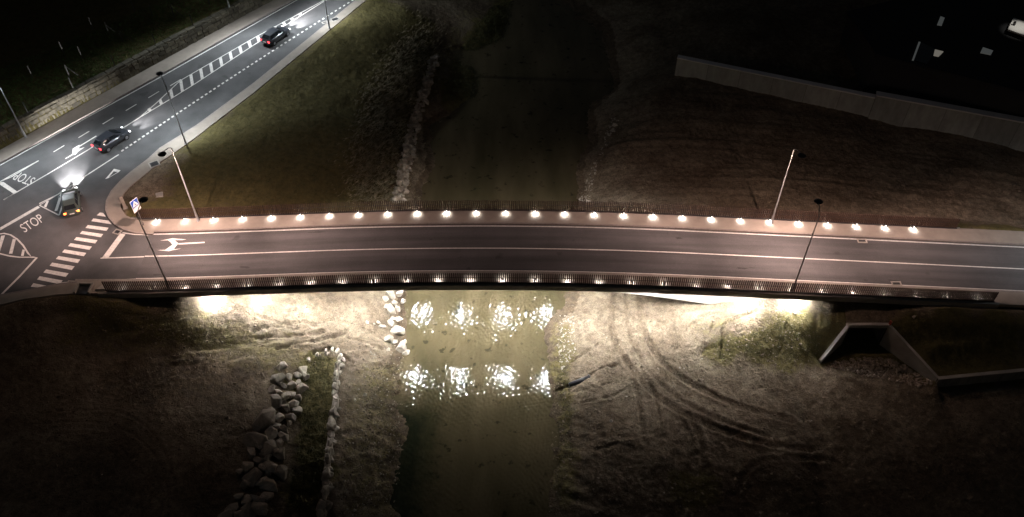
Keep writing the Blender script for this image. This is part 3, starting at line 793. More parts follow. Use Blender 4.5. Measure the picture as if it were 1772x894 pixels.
# wide stop bars, give-way lines, left islands
mark('stop_bar', c3((0, 252), (18, 252), (90, 302), (70, 312), (0, 266)))
line('lane_line', c3((0, 250), (60, 225), (200, 142)), 0.14)
line('lane_line', c3((70, 312), (20, 345)), 0.14)
mark('give_way_bar', c3((0, 487), (195, 375), (207, 384), (0, 502)))
# hatched triangle in front of the waiting car
tri = ((203, 372), (305, 424), (330, 352), (438, 224), (380, 262), (335, 288))
line('hatch_edge', c3((203, 372), (305, 424)), 0.13)
line('hatch_edge', c3((305, 424), (322, 372), (352, 312), (385, 270), (440, 222)), 0.16)
line('hatch_edge', c3((203, 372), (300, 316), (440, 222)), 0.12)
mark('hatch_bar', c3((226, 378), (240, 352), (252, 350), (238, 384)))
mark('hatch_bar', c3((281, 402), (313, 306), (327, 302), (296, 400)))
mark('hatch_bar', c3((372, 270), (386, 258), (396, 252), (384, 272)))
# oval hatched island at the left edge
isl = [(-40, 540), (0, 520), (20, 517), (55, 525), (90, 548), (120, 580), (145, 620), (165, 640), (100, 640), (50, 634), (0, 622), (-40, 612)]
line('island_line', c3(*(isl + [isl[0]])), 0.16)
for b in (((-20, 620), (6, 530), (26, 527), (-2, 615)), ((46, 622), (66, 545), (82, 547), (64, 622)), ((108, 632), (116, 600), (128, 602), (122, 634))):
    mark('island_bar', c3(*b))
line('edge_line', c3((165, 640), (190, 642), (100, 740), (8, 832), (-30, 868)), 0.22)
# arrowhead yield marking on the slip lane
mark('yield_mark', c3((543, 237), (588, 184), (622, 192), (612, 201), (586, 197), (560, 230)))
mark('yield_mark', c3((560, 230), (552, 236), (612, 201), (622, 192)))
# zebra crossing
z0 = ((508, 422), (520, 410), (535, 411), (545, 430))
mark('crosswalk_stripe', c3((499, 424), (515, 410), (532, 412), (546, 431)))
cx_ = [((482, 440), (560, 452), (576, 470), (471, 454)), ((453, 474), (560, 488), (549, 504), (441, 489)), ((424, 505), (532, 521), (520, 537), (412, 519)),
       ((394, 536), (503, 552), (491, 569), (382, 551)), ((364, 568), (474, 585), (461, 602), (351, 583)), ((333, 600), (445, 618), (432, 635), (320, 615)),
       ((301, 634), (414, 652), (401, 670), (288, 649)), ((269, 668), (385, 687), (370, 706), (256, 684)), ((238, 703), (354, 723), (339, 742), (224, 719)),
       ((205, 738), (323, 760), (308, 779), (191, 755)), ((172, 774), (258, 790), (235, 800), (158, 793))]
for q in cx_: mark('crosswalk_stripe', c3(*q))
# lettering on the asphalt
def road_text(px_pts, flip):
    """the word STOP fitted on a parallelogram: origin, end of baseline, top of first letter"""
    cu = bpy.data.curves.new('stop_lettering', 'FONT'); cu.body = 'STOP'
    t = bpy.data.objects.new('stop_lettering', cu); C.objects.link(t)
    dg = bpy.context.evaluated_depsgraph_get()
    me = bpy.data.meshes.new_from_object(t.evaluated_get(dg))
    bpy.data.objects.remove(t)
    co_ = np.array([v.co for v in me.vertices]); mn, mx = co_.min(0), co_.max(0)
    o_, e_, h_ = [Vector(P(*p)) for p in px_pts]
    for v in me.vertices:
        a, b = (v.co.x - mn[0]) / (mx[0] - mn[0]), (v.co.y - mn[1]) / (mx[1] - mn[1])
        p = o_ + (e_ - o_) * a + (h_ - o_) * b
        v.co = (p.x, p.y, MZ)
    me.materials.clear(); me.materials.append(M['paint'])
    link('stop_lettering', me, road)
q3 = lambda x, y: (x / 2.98, 230 + y / 2.98)
road_text([q3(128, 514), q3(232, 452), q3(98, 476)], False)
road_text([q3(158, 228), q3(66, 232), q3(200, 236)], True) if False else road_text([q3(186, 232), q3(98, 198), q3(150, 272)], True)

# markings on the bridge road
def bline(name, x0, x1, wv, width, h=0.004):
    m_ = MB(); deck_sheet(m_, x0, x1, wv - width / 2, wv + width / 2, h); return m_.build(name, M['paint'], broad)
bline('edge_line', XJ + 0.05, 130, 3.08, 0.13)
bline('edge_line', XJ + 0.05, 130, -3.02, 0.13)
bline('centre_line', XJ + 0.05, 130, -0.02, 0.12)
line('centre_line', [P(174, 446.5), (XJ + 0.05, cl(XJ) - 0.02)], 0.14)
line('edge_line', [P(104, 489.5), P(134, 486.5), (XJ + 0.05, cl(XJ) - 3.02)], 0.13)
line('edge_line', [P(212, 402.5), P(235, 405.5), (XJ + 0.05, cl(XJ) + 3.08)], 0.13)
mark('stop_bar', [P(176, 446.5), P(187, 446.3), P(217, 405.5), P(208, 403.5)])
# two headed arrow before the stop bar, on the bridge lane
c7 = lambda *p: [P(160 + a / 4.47, 330 + b / 4.47) for a, b in p]
def on_deck(pts): return [(a, b, deck_z(a) + 0.006) for a, b in pts]
def dmark(name, pts):
    p = on_deck(pts); return MB().add(p, [tuple(range(len(p)))]).build(name, M['paint'], broad if p[0][0] > XJ else road)
dmark('lane_arrow_stem', c7((668, 414), (874, 410), (874, 419), (668, 424)))
dmark('lane_arrow_body', c7((668, 414), (640, 392), (658, 384), (622, 373), (578, 383), (605, 402), (622, 424), (575, 456), (560, 466), (592, 474), (628, 466), (632, 460), (640, 448)))
dmark('lane_arrow_head', c7((524, 390), (578, 381), (622, 373), (660, 378), (640, 388), (590, 388)))
dmark('lane_arrow_head', c7((640, 388), (660, 378), (730, 386), (700, 390)))
dmark('lane_arrow_head', c7((504, 463), (562, 463), (592, 472), (570, 471)))
dmark('lane_arrow_head', c7((592, 472), (630, 460), (694, 456), (640, 465)))

M['tar'] = mat('tar_stain', (0.040, 0.037, 0.036), 0.7, 0.2, 4)
def stain(x, wv, L_, W_, seed):
    r_ = random.Random(seed); n = 18; pts = []
    for k in range(n):
        a = 2 * math.pi * k / n; q = r_.uniform(0.45, 1.0)
        pts.append(dpt(x + L_ * q * math.cos(a), wv + W_ * q * math.sin(a), 0.003))
    MB().add(pts, [tuple(range(n))]).build('tar_stain', M['tar'], broad)
for x, px_, wv, L_, W_, sd in ((22.3, 0, -1.75, 0.75, 0.14, 1), (23.3, 0, -1.62, 0.4, 0.07, 2), (27.6, 0, -2.75, 0.35, 0.12, 3), (-26.0, 0, -1.9, 0.7, 0.22, 4), (-19.6, 0, 2.6, 1.1, 0.1, 5), (-34.5, 0, -2.55, 0.5, 0.15, 6), (16.6, 0, 2.0, 0.5, 0.2, 7), (-8, 0, 1.2, 0.25, 0.12, 8), (37, 0, -2.4, 1.0, 0.08, 9)):
    stain(x, wv, L_, W_, sd)

# ------------------------------------------------------------------ bridge
bridge = empty('road_bridge', (0, 0, 0))
tag(bridge, 'concrete beam bridge with haunched girder carrying the road over the river', 'bridge')
sl = MB(); deck_strip(sl, -37.5, 42, -4.55, 4.9, -0.55, -0.26); sl.build('deck_slab', M['concrete'], bridge)
for wv0, wv1 in ((-5.12, -4.86), (5.16, 5.42)):
    e = MB(); deck_strip(e, -39.4, 46.4, wv0, wv1, -0.42, 0.19); e.build('edge_beam', M['concrete'], bridge)
g = MB(); vs, fs = [], []
xsn = np.linspace(-33, 33, 60)
for x in xsn:
    zb = -2.0 - 0.0048 * (x + 5) ** 2; zt = deck_z(x) - 0.5
    y = cl(x)
    vs += [(x, y - 3.35, zt), (x, y - 2.9, zb), (x, y + 2.3, zb), (x, y + 3.35, zt)]
for i in range(len(xsn) - 1):
    for k in range(4):
        fs.append((4 * i + k, 4 * i + (k + 1) % 4, 4 * i + 4 + (k + 1) % 4, 4 * i + 4 + k))
fs += [(0, 1, 2, 3), tuple(range(4 * len(xsn) - 4, 4 * len(xsn)))[::-1]]
g.add(vs, fs); g.build('girder', M['concrete'], bridge)

# railings of upright steel fins
PITCH_F = 3.07 / 16
fin_mes = {False: MB().box((0, 0, 0.68), (0.105, 0.09, 1.36)).mesh('slat', M['corten']), True: MB().box((0, 0, 0.68), (0.085, 0.09, 1.36)).mesh('slat', M['corten'])}
NF = int((XR - XL) / PITCH_F)
for far, wv, label in ((True, 5.18, 'rust brown steel fin railing along the far side of the bridge'), (False, -4.8, 'rust brown steel fin railing along the near side of the bridge')):
    rl = empty('railing', (0, 0, 0)); tag(rl, label, 'railing', 'steel fin railings of the bridge')
    b = MB(); deck_strip(b, XL, XR, wv - 0.06, wv + 0.06, 0.195, 0.30); b.build('base_rail', M['steel_dark'], rl)
    t = MB(); deck_strip(t, XL, XR, wv - 0.022, wv + 0.022, 0.95, 1.0); t.build('stiffener', M['steel_dark'], rl)
    rest = MB()
    for i in range(NF + 1):
        x = XL + i * PITCH_F
        lean = rng.uniform(-0.006, 0.006)
        if 62 <= i < 362:
            o = link('slat', fin_mes[far], rl, dpt(x, wv, 0.22)); o.rotation_euler = (0, lean, 0)
        else:
            p = dpt(x, wv, 0.22 + 0.68); rest.box(p, (0.085 if far else 0.105, 0.09, 1.36))
    o = rest.build('end_slats', M['corten'], rl); o['kind'] = 'stuff'

# small downlights at the foot of the railings
hous = MB().box((0, 0, 0.17), (0.07, 0.07, 0.34)).box((0, -0.09, 0.36), (0.12, 0.26, 0.05)).mesh('housing', M['steel_dark'])
lens = MB().box((0, -0.14, 0.331), (0.09, 0.12, 0.012)).box((0, -0.226, 0.355), (0.08, 0.008, 0.03)).mesh('lens', M['foot_lens'])
def footlight(x, wv, rz, label, group):
    near = 0.75 if wv < 0 else 1.0
    t = empty('footlight', dpt(x, wv, 0.145), rz); tag(t, label, 'light', group)
    link('housing', hous, t); link('lens', lens, t)
    lamp('footlight_beam', 'SPOT', FOOT_W * near * rng.uniform(0.75, 1.25), (1.0, 0.965, 0.92), t, (0, -0.16, 0.315), (R(-14), 0, 0), spot_size=R(146), spot_blend=0.8, shadow_soft_size=0.03)
fx = [at(272 + i * (1580 - 272) / 26, 371, -0.6).x for i in range(27)]
nf = 27
for i in range(nf):
    x = -36.6 + i * (41.3 + 36.6) / 26
    footlight(x, 4.98, 0, 'lit footlight on the far railing of the bridge, ' + ordinal(i, nf), 'footlights along the far railing')
nn_ = 28
for i in range(nn_):
    x = -37.3 + i * 3.035
    footlight(x, -4.6, math.pi, 'lit footlight behind the near railing of the bridge, ' + ordinal(i, nn_), 'footlights along the near railing')

# floodlights under the two deck edges
fl_body = MB().box((0, 0, 0.06), (0.5, 0.36, 0.14)).box((0, 0, 0.22), (0.08, 0.08, 0.22)).box((0, .17, -.0575), (.5, .02, .095)).box((0, -.17, -.0575), (.5, .02, .095)).box((.24, 0, -.0575), (.02, .318, .095)).box((-.24, 0, -.0575), (.02, .318, .095)).mesh('housing', M['steel_dark'])   # hood round the lens
fl_lens = MB().box((0, 0, -0.018), (0.44, 0.30, 0.012)).mesh('lens', M['flood_lens'])
for wv, side in ((-4.35, 'near'), (4.5, 'far')):
    for k in range(13):
        x = -29.1 + 4.7 * k
        t = empty('floodlight', (x, cl(x) + wv, deck_z(x) - 0.86)); tag(t, 'floodlight under the %s edge of the bridge deck, %s' % (side, ordinal(k, 13)), 'floodlight', 'floodlights under the bridge deck')
        link('housing', fl_body, t); link('lens', fl_lens, t)

# ------------------------------------------------------------------ street lamps
def street_lamp(base, h, arm, label, warm=True, group='street lamps', tilt=20, power=1.0):
    t = empty('street_lamp', base); tag(t, label, 'street lamp', group)
    MB().lathe([(0.17, 0), (0.17, 0.05), (0.12, 0.06), (0.12, 0.9), (0.085, 1.0), (0.05, h - 0.5)], (0, 0, 0), 12).build('pole', M['galv'], t, True)
    a = Vector(arm); pts = [Vector((0, 0, h - 0.5))]
    for k in range(1, 7):
        q = k / 6
        pts.append(Vector((a.x * q ** 1.6, a.y * q ** 1.6, h - 0.5 + 0.6 * math.sin(q * math.pi / 2))))
    MB().tube(pts, 0.04, 8).build('arm', M['galv'], t, True)
    tip = Vector((a.x, a.y, h + 0.06))
    hd = MB().lathe([(0.05, 0.11), (0.30, 0.07), (0.40, 0.0), (0.36, -0.05), (0.30, -0.06)][::-1], tip, 20).build('lamp_head', M['blackplastic'], t, True)
    MB().lathe([(0.27, -0.072), (0.27, -0.066)], tip, 20).build('lens', M['lens_warm' if warm else 'lens_cool'], hd)
    lamp('street_lamp_beam', 'SPOT', (STREET_W if warm else ROAD_W) * power, WARM if warm else COOL, t, tip + Vector((0, 0, -0.10)), (R(tilt), 0, math.atan2(-a.x, a.y)), spot_size=R(162), spot_blend=0.5, shadow_soft_size=0.16).scale = (1, 0.2, 1)   # roadway optic: long along the road, narrow across it
    if warm:                                   # two side lobes thrown along the carriageway
        for sg in (-1, 1):
            lamp('street_lamp_side_beam', 'SPOT', STREET_W * 1.7, WARM, t, tip + Vector((0.06 * sg, 0, -0.10)), (R(tilt * 0.4), R(-62 * sg), 0), spot_size=R(56), spot_blend=1.0, shadow_soft_size=0.16).scale = (1, 0.75, 1)
    return t
def dbase(px, py, wv):
    x = at(px, py, -1.2).x; return dpt(x, wv, 0.145)
street_lamp(dbase(343, 383, 4.78), 10.0, (-0.3, -1.5, 0), 'tall grey street lamp on the far footway near the junction', tilt=6)
street_lamp(dbase(295, 493, -4.45), 10.0, (0.25, 1.5, 0), 'tall grey street lamp on the near footway by the lane arrow', tilt=33)
street_lamp(dbase(1333, 385, 4.78), 10.0, (0.3, -1.5, 0), 'tall grey street lamp on the far footway toward the right end of the bridge', tilt=16)
street_lamp(dbase(1368, 497, -4.45), 10.0, (0.2, 1.5, 0), 'tall grey street lamp on the near footway toward the right end of the bridge', tilt=29)
def rbase(px, py): p = at(px, py, RZ + 0.14); return (p.x, p.y, RZ + 0.14)
street_lamp(rbase(322, 249), 8.6, (-0.75, 1.2, 0), 'grey street lamp on the corner pavement beside the square dashes', False, tilt=10)
street_lamp(rbase(570, 48), 8.6, (-0.75, 1.2, 0), 'grey street lamp at the top edge of the photo on the pavement', False, tilt=10)
street_lamp(dpt(61.0, -4.45, 0.145), 10.0, (0.0, 1.5, 0), 'street lamp just outside the right edge of the photo', False, tilt=24)
street_lamp(rbase(45, 237.5), 8.6, (0.75, -1.2, 0), 'grey street lamp at the left edge at the foot of the stone wall', False, tilt=35, power=1.1)
lp = at(397, 13, 0.5)
street_lamp((lp.x, lp.y, 0.4), 8.6, (0.75, -1.2, 0), 'grey street lamp standing behind the stone wall near the top edge', False, tilt=38, power=1.8)

# ------------------------------------------------------------------ stones
def rock_mesh(name, seed, m, sub=2, rough=0.30):
    """angular broken stone: hull of scattered points with chipped edges"""
    r_ = random.Random(seed); bm = bmesh.new()
    for _ in range(9 if sub == 1 else 15):
        d = Vector((r_.gauss(0, 1), r_.gauss(0, 1), r_.gauss(0, 1))).normalized() * r_.uniform(0.86, 1.12)
        bm.verts.new(d)
    res = bmesh.ops.convex_hull(bm, input=list(bm.verts))
    junk = {e for e in res['geom_interior'] + res['geom_unused'] if isinstance(e, bmesh.types.BMVert)}
    bmesh.ops.delete(bm, geom=list(junk), context='VERTS')
    if sub > 1:
        bmesh.ops.dissolve_limit(bm, angle_limit=0.22, verts=list(bm.verts), edges=list(bm.edges))
        bmesh.ops.bevel(bm, geom=list(bm.edges), offset=0.07, segments=1, affect='EDGES', clamp_overlap=True)
    bmesh.ops.recalc_face_normals(bm, faces=list(bm.faces))
    me = bpy.data.meshes.new(name); bm.to_mesh(me); bm.free()
    me.materials.append(m)
    return me
rocks = [rock_mesh('boulder', 20 + i, M['stone']) for i in range(14)]
def put_rock(parent, p, r, flat=0.75, sink=0.25, stretch=1.0, me=None, name='boulder', rz=None):
    o = link(name, me or rng.choice(rocks), parent, (p.x, p.y, p.z + r * flat * (1 - 2 * sink) * 0.6))
    o.scale = (r * stretch * rng.uniform(0.9, 1.12), r * rng.uniform(0.82, 1.1), r * flat * rng.uniform(0.85, 1.2))
    o.rotation_euler = (rng.uniform(-.35, .35), rng.uniform(-.35, .35), rng.uniform(0, 6.3) if rz is None else rz)
    return o
# pile of boulders lower left
pile = [(398,195,20),(378,250,28),(437,250,24),(500,212,22),(475,235,18),(508,242,20),(405,285,16),(440,285,24),(475,275,16),(490,298,26),(375,318,18),(350,300,18),(415,335,28),(440,325,22),(475,340,20),(365,355,33),(395,365,18),(448,370,22),(412,390,26),(467,397,22),(385,435,28),(437,430,22),(315,445,52),(428,458,14),(408,487,20),(345,510,30),(402,520,22),(270,535,38),(388,552,20),(335,580,30),(362,590,16),(395,605,34),(285,635,28),(240,660,30),(345,660,24),(390,688,34),(262,710,42),(340,685,18),(338,750,28),(300,735,25),(225,750,30),(330,795,24),(232,812,26),(270,800,22),(195,805,22),(295,822,20),(285,850,30),(165,865,28),(250,868,34),(200,885,26),(310,860,24),(130,900,30),(330,620,20),(300,560,22),(250,600,26),(200,690,20),(372,470,20),(350,400,18),(330,480,20),(320,660,20)]
t = empty('boulder_pile', on_ground(480, 740)); tag(t, 'long row of tumbled pale boulders between the dark plateau and the grassy strip', 'boulders')
base = Vector(t.location)
for x, y, r in pile:
    p = on_ground(340 + x / 2.677, 560 + y / 2.677 + r / 2.677 * 0.25)
    put_rock(t, p - base, r / 2.677 / 17.6 * 1.2, 0.8, 0.30, rng.uniform(0.85, 1.3))
# low stone wall beside the strip
t = empty('low_stone_wall', on_ground(575, 750)); tag(t, 'low rough stone wall running toward the camera along the left river bank', 'wall')
base = Vector(t.location)
wl = [(520,168,12),(560,148,14),(600,132,15),(632,124,16),(655,132,18),(664,160,20),(655,200,26),(650,235,18),(646,265,18),(643,295,20),(640,325,18),(648,350,18),(642,385,18),(632,412,24),(626,450,20),(627,480,32),(624,520,22),(620,555,20),(612,590,20),(610,630,28),(606,670,20),(602,705,28),(600,745,24),(600,780,26),(592,815,20),(584,850,30),(576,885,24),(572,915,22)]
core = []
for x, y, r in wl:
    p = on_ground(340 + x / 2.677, 560 + y / 2.677); core.append(p - base)
cm = MB(); vs_, fs_ = [], []
core = core[6:]
for i, p in enumerate(core):
    d = (core[min(i + 1, len(core) - 1)] - core[max(i - 1, 0)]); d.z = 0; d.normalize(); nn = Vector((-d.y, d.x, 0)) * rng.uniform(.17, .26)
    hh_ = rng.uniform(.22, .34)
    vs_ += [p - nn * 1.2 - Vector((0, 0, .5)), p - nn + Vector((0, 0, hh_)), p + nn + Vector((0, 0, hh_ + rng.uniform(-.05, .05))), p + nn * 1.2 - Vector((0, 0, .5))]
for i in range(len(core) - 1):
    for k in range(3): fs_.append((4 * i + k, 4 * i + k + 1, 4 * i + 5 + k, 4 * i + 4 + k))
cm.add(vs_, fs_).build('core', M['stone'], t)
for x, y, r in wl:
    p = on_ground(340 + x / 2.677, 560 + y / 2.677)
    p.z += 0.10
    put_rock(t, p - base, r / 2.677 / 17.6 * 1.35, 0.6, 0.2, 0.55, rz=rng.uniform(-.25, .05))
    put_rock(t, p - base + Vector((rng.uniform(.05, .3), rng.uniform(-.2, .2), -0.3)), r / 2.677 / 17.6 * 0.95, 0.8, 0.2)
# stones at the water under the near edge of the bridge
t = empty('riprap', on_ground(685, 550)); tag(t, 'bright pale riprap stones at the left waterline under the bridge', 'boulders')
base = Vector(t.location)
for x, y, r in ((1000,540,40),(1050,540,30),(1010,620,40),(1040,610,24),(1000,690,32),(1035,730,44),(990,770,30),(1065,810,42),(1080,838,26),(990,822,14),(1065,570,22),(975,560,25),(1045,660,22),(1000,505,30),(1040,508,26),(985,600,22),(1020,580,24),(1015,660,18),(965,700,20),(1062,520,20),(1020,780,20),(1075,780,18),(1010,480,30),(1045,470,30),(1015,440,30),(1050,430,26),(940,680,14),(915,690,12),(880,680,12)):
    p = on_ground(340 + x / 2.98, 330 + y / 2.98)
    put_rock(t, p - base, r / 2.98 / 16.8 * 0.9, 0.75, 0.3, rng.uniform(.8, 1.3))
# revetment on the left bank beyond the bridge
t = empty('stone_revetment', on_ground(715, 230)); tag(t, 'pale stone revetment along the left bank beyond the far railing', 'boulders')
base = Vector(t.location)
rv = [(692, 348), (697, 320), (702, 290), (708, 262), (713, 235), (719, 210), (730, 180), (738, 150), (746, 120), (756, 95)]
for i in range(len(rv) - 1):
    for k in range(7):
        q = k / 7; x = rv[i][0] * (1 - q) + rv[i + 1][0] * q; y = rv[i][1] * (1 - q) + rv[i + 1][1] * q
        for d in (-8, -1, 6):
            p = on_ground(x + (d + rng.uniform(-3, 3)) * (1 - 0.05 * i), y + rng.uniform(-2, 2))
            put_rock(t, p - base, rng.choice((0.28, 0.34, 0.42, 0.55)) * (1.35 if (i, k, d) == (5, 0, -1) else 1), 0.8, 0.2)

# stone retaining wall behind the main road
wa, wb_ = Vector(P(-90, 307)), Vector(P(640, -90))
wall = empty('stone_retaining_wall', (0, 0, 0)); tag(wall, 'coursed granite retaining wall along the far side of the main road', 'wall')
dv = (wb_ - wa); WLEN = dv.length; dv.normalize(); nv = Vector((-dv.y, dv.x))
if nv.y < 0: nv = -nv
ang = math.atan2(dv.y, dv.x)
mid = (wa + wb_) / 2 + nv * 0.55
MB().box((mid.x, mid.y, (RZ - 0.3 + 0.42) / 2), (WLEN, 0.85, 0.42 - RZ + 0.3), ang).build('core', M['joint'], wall)
def block(seed):
    r_ = random.Random(seed); bm = bmesh.new(); bmesh.ops.create_cube(bm, size=1.0)
    bmesh.ops.bevel(bm, geom=list(bm.edges), offset=0.09, segments=1, affect='EDGES')
    for v in bm.verts: v.co += Vector((r_.uniform(-.05, .05), r_.uniform(-.08, .08), r_.uniform(-.05, .05)))
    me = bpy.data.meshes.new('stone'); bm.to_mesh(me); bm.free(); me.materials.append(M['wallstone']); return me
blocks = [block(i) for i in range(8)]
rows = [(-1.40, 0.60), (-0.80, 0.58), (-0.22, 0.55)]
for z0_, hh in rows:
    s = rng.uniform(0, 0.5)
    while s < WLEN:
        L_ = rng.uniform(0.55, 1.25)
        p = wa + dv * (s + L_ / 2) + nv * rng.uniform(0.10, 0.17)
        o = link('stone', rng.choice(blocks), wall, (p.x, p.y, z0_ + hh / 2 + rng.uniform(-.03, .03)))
        o.scale = (L_ - 0.05, 0.42, hh - 0.05); o.rotation_euler = (0, rng.uniform(-.04, .04), ang)
        s += L_
s = 0
while s < WLEN:                                   # coping
    L_ = rng.uniform(0.9, 1.5); p = wa + dv * (s + L_ / 2) + nv * 0.36
    o = link('coping_stone', rng.choice(blocks), wall, (p.x, p.y, 0.46 + rng.uniform(-.03, .05))); o.scale = (L_ - 0.05, 0.7, 0.26); o.rotation_euler = (0, 0, ang)
    s += L_

# ------------------------------------------------------------------ vineyard posts behind the wall
posts = [((380, 460), (346, 395)), ((595, 345), (562, 275)), ((805, 235), (785, 170)), ((998, 140), (975, 75)), ((148, 588), (110, 518)), ((635, 215), (618, 165)), ((425, 300), (398, 245)),
         ((565, 180), (545, 130)), ((330, 275), (308, 220)), ((900, 90), (882, 30)), ((788, 85), (770, 40)), ((1080, 20), (1072, -30)), ((360, 395), (305, 315)), ((10, 545), (-10, 480)), ((695, 60), (683, 20)), ((480, 150), (466, 105)), ((170, 400), (150, 350))]
for i, (b, tp) in enumerate(posts):
    p = on_ground(b[0] / 2.98, b[1] / 2.98, 0.6)
    t = empty('vineyard_post', p, 0.3)
    lab = {4: 'thin pale field post on the lit grass nearest the left street lamp', 13: 'thin field post at the very left edge of the lit grass', 0: 'thin field post above the wall with a second post just behind it',
           12: 'braced field post just behind the post at the wall', 1: 'thin field post just above the wall, above the lane dashes', 2: 'thin field post just above the wall, above the island tip', 3: 'thin field post just above the wall near its middle', 11: 'thin field post above the wall, nearest the top edge'}.get(i)
    tag(t, lab or ('braced ' if i in (5, 7, 9) else 'thin ') + 'field post in the dark field, ' + {5: 'above the wall posts by the lane dashes', 6: 'left of the braced post row', 7: 'second row up the slope', 8: 'behind the braced post near the wall', 9: 'near the top edge', 10: 'between the braced posts at the top', 14: 'closest to the top edge left of the lamp', 15: 'third row up the slope', 16: 'nearest the left edge in the dark'}.get(i, 'behind the wall'), 'post', 'posts in the field above the wall')
    MB().box((0, 0, 0.85), (0.10, 0.10, 1.7 if i not in (7, 9) else 2.0), 0.2).build('post', M['wood'], t)
    if i in (12, 5, 9, 7):
        MB().tube([(0, 0, 1.5), (1.25, -0.5, 0.05)], 0.035, 6).build('brace', M['wood'], t)

# ------------------------------------------------------------------ concrete walls on the right
def wall_panels(parent, a, b, z0, z1, th, m, step=4.0):
    a, b = Vector(a), Vector(b); l = (b - a).length; k = max(1, round(l / step))
    for i in range(k):
        p, q = a + (b - a) * (i / k), a + (b - a) * ((i + 1) / k); e = (q - p).normalized() * 0.02
        mb = MB(); wall_seg(mb, p + e, q - e, z0, z1, th); mb.build('wall_panel', m, parent)
    mb = MB(); n_ = Vector((-(b - a).y, (b - a).x)).normalized(); n_ = n_ if n_.y > 0 else -n_
    wall_seg(mb, a + n_ * 0.06, b + n_ * 0.06, z0, z1 - 0.02, th - 0.1); mb.build('joint_filler', M['joint'], parent)
def wall_seg(mb, a, b, z0, z1, th):
    a, b = Vector(a), Vector(b); d = (b - a); l = d.length; d.normalize(); m_ = (a + b) / 2
    n_ = Vector((-d.y, d.x)); n_ = n_ if n_.y > 0 else -n_
    m_ = m_ + n_ * th / 2
    return mb.box((m_.x, m_.y, (z0 + z1) / 2), (l, th, z1 - z0), math.atan2(d.y, d.x))
TW = -1.2
a, b_, c_ = at(1172, 99, TW), at(1517, 169, TW), at(1900, 238, TW)
b2 = at(1517, 164, TW + 0.5); c2 = at(1900, 234, TW + 0.5)
cw = empty('concrete_retaining_wall', (a.x, a.y, -4.5)); tag(cw, 'long grey concrete retaining wall on the right bank below the dark house', 'wall')
lo_ = Vector((a.x, a.y, -4.5))
def rel(v, o): return (v[0] - o[0], v[1] - o[1])
wall_panels(cw, rel(a, lo_), rel(b_, lo_), -3.5, TW - 0.12 + 4.5, 0.5, M['concrete_face'])
wall_panels(cw, rel(b2, lo_), rel(c2, lo_), -3.5, TW + 0.36 + 4.5, 0.5, M['concrete_face'])
m1 = MB(); wall_seg(m1, (rel(a, lo_)[0] - 0.05, rel(a, lo_)[1] - 0.06), (rel(b_, lo_)[0], rel(b_, lo_)[1] - 0.06), TW - 0.12 + 4.5, TW + 4.5, 0.75); m1.build('coping', M['coping'], cw)
m1 = MB(); wall_seg(m1, (rel(b2, lo_)[0] - 0.05, rel(b2, lo_)[1] - 0.06), (rel(c2, lo_)[0], rel(c2, lo_)[1] - 0.06), TW + 0.36 + 4.5, TW + 0.5 + 4.5, 0.95); m1.build('coping', M['coping'], cw)

# culvert with wing walls
HL, HR = at(1471, 563, -3.2), at(1538, 563, -3.2)
FL_, FR_ = at(1421, 626, -5.9), at(1622, 660, -5.6)
cul = empty('culvert', (0, 0, 0)); tag(cul, 'concrete culvert mouth with two splayed wing walls in the right embankment', 'culvert')
m1 = MB(); m1.box(((HL.x + HR.x) / 2, HL.y + 0.18, -3.40), (HR.x - HL.x + 0.5, 0.34, 0.40)); m1.build('headwall', M['concrete'], cul)
MB().box(((HL.x + HR.x) / 2, HL.y - 0.02, -3.16), (HR.x - HL.x + 0.2, 0.06, 0.05)).build('ledge', M['concrete_dark'], cul)
# wing walls: sloping top
def wing(a, b, zt0, zt1, th, zb, side):
    a, b = Vector((a[0], a[1])), Vector((b[0], b[1])); d = (b - a).normalized(); n_ = Vector((-d.y, d.x)) * th * side
    p = [a, b, b + n_, a + n_]
    vs = [(q.x, q.y, zb) for q in p] + [(p[0].x, p[0].y, zt0), (p[1].x, p[1].y, zt1), (p[2].x, p[2].y, zt1), (p[3].x, p[3].y, zt0)]
    return MB().add(vs, [(3, 2, 1, 0), (4, 5, 6, 7), (0, 1, 5, 4), (1, 2, 6, 5), (2, 3, 7, 6), (3, 0, 4, 7)])
wing((HL.x, HL.y), (FL_.x, FL_.y), -3.2, -5.8, 0.3, -8, -1).build('wing_wall', M['concrete'], cul)
wing((HR.x, HR.y), (FR_.x, FR_.y), -3.2, -5.3, 0.3, -8, 1).build('wing_wall', M['concrete'], cul)
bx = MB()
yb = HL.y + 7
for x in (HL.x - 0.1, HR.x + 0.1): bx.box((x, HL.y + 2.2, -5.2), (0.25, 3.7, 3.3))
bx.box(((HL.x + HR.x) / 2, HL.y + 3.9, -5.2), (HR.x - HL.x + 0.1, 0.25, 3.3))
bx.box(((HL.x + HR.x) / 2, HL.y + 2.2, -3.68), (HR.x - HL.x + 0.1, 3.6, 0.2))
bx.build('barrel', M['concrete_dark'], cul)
MB().box((HR.x + 0.1, HR.y + 0.1, -2.9), (0.10, 0.25, 0.5), 0.4).build('marker', M['red'], cul)
# wall carrying on to the right
R0 = at(1625, 656, -5.0); R1 = at(1850, 632, -4.8)
rw = empty('low_retaining_wall', (R0.x, R0.y, -7)); tag(rw, 'low concrete retaining wall running right from the culvert', 'wall')
wall_panels(rw, (0, 0), (R1.x - R0.x, R1.y - R0.y), -1.5, 1.92, 0.26, M['concrete_dark'], 3.0)
m1 = MB(); wall_seg(m1, (-0.03, -0.04), (R1.x - R0.x, R1.y - R0.y - 0.04), 1.92, 2.02, 0.34); m1.build('coping', M['concrete'], rw)

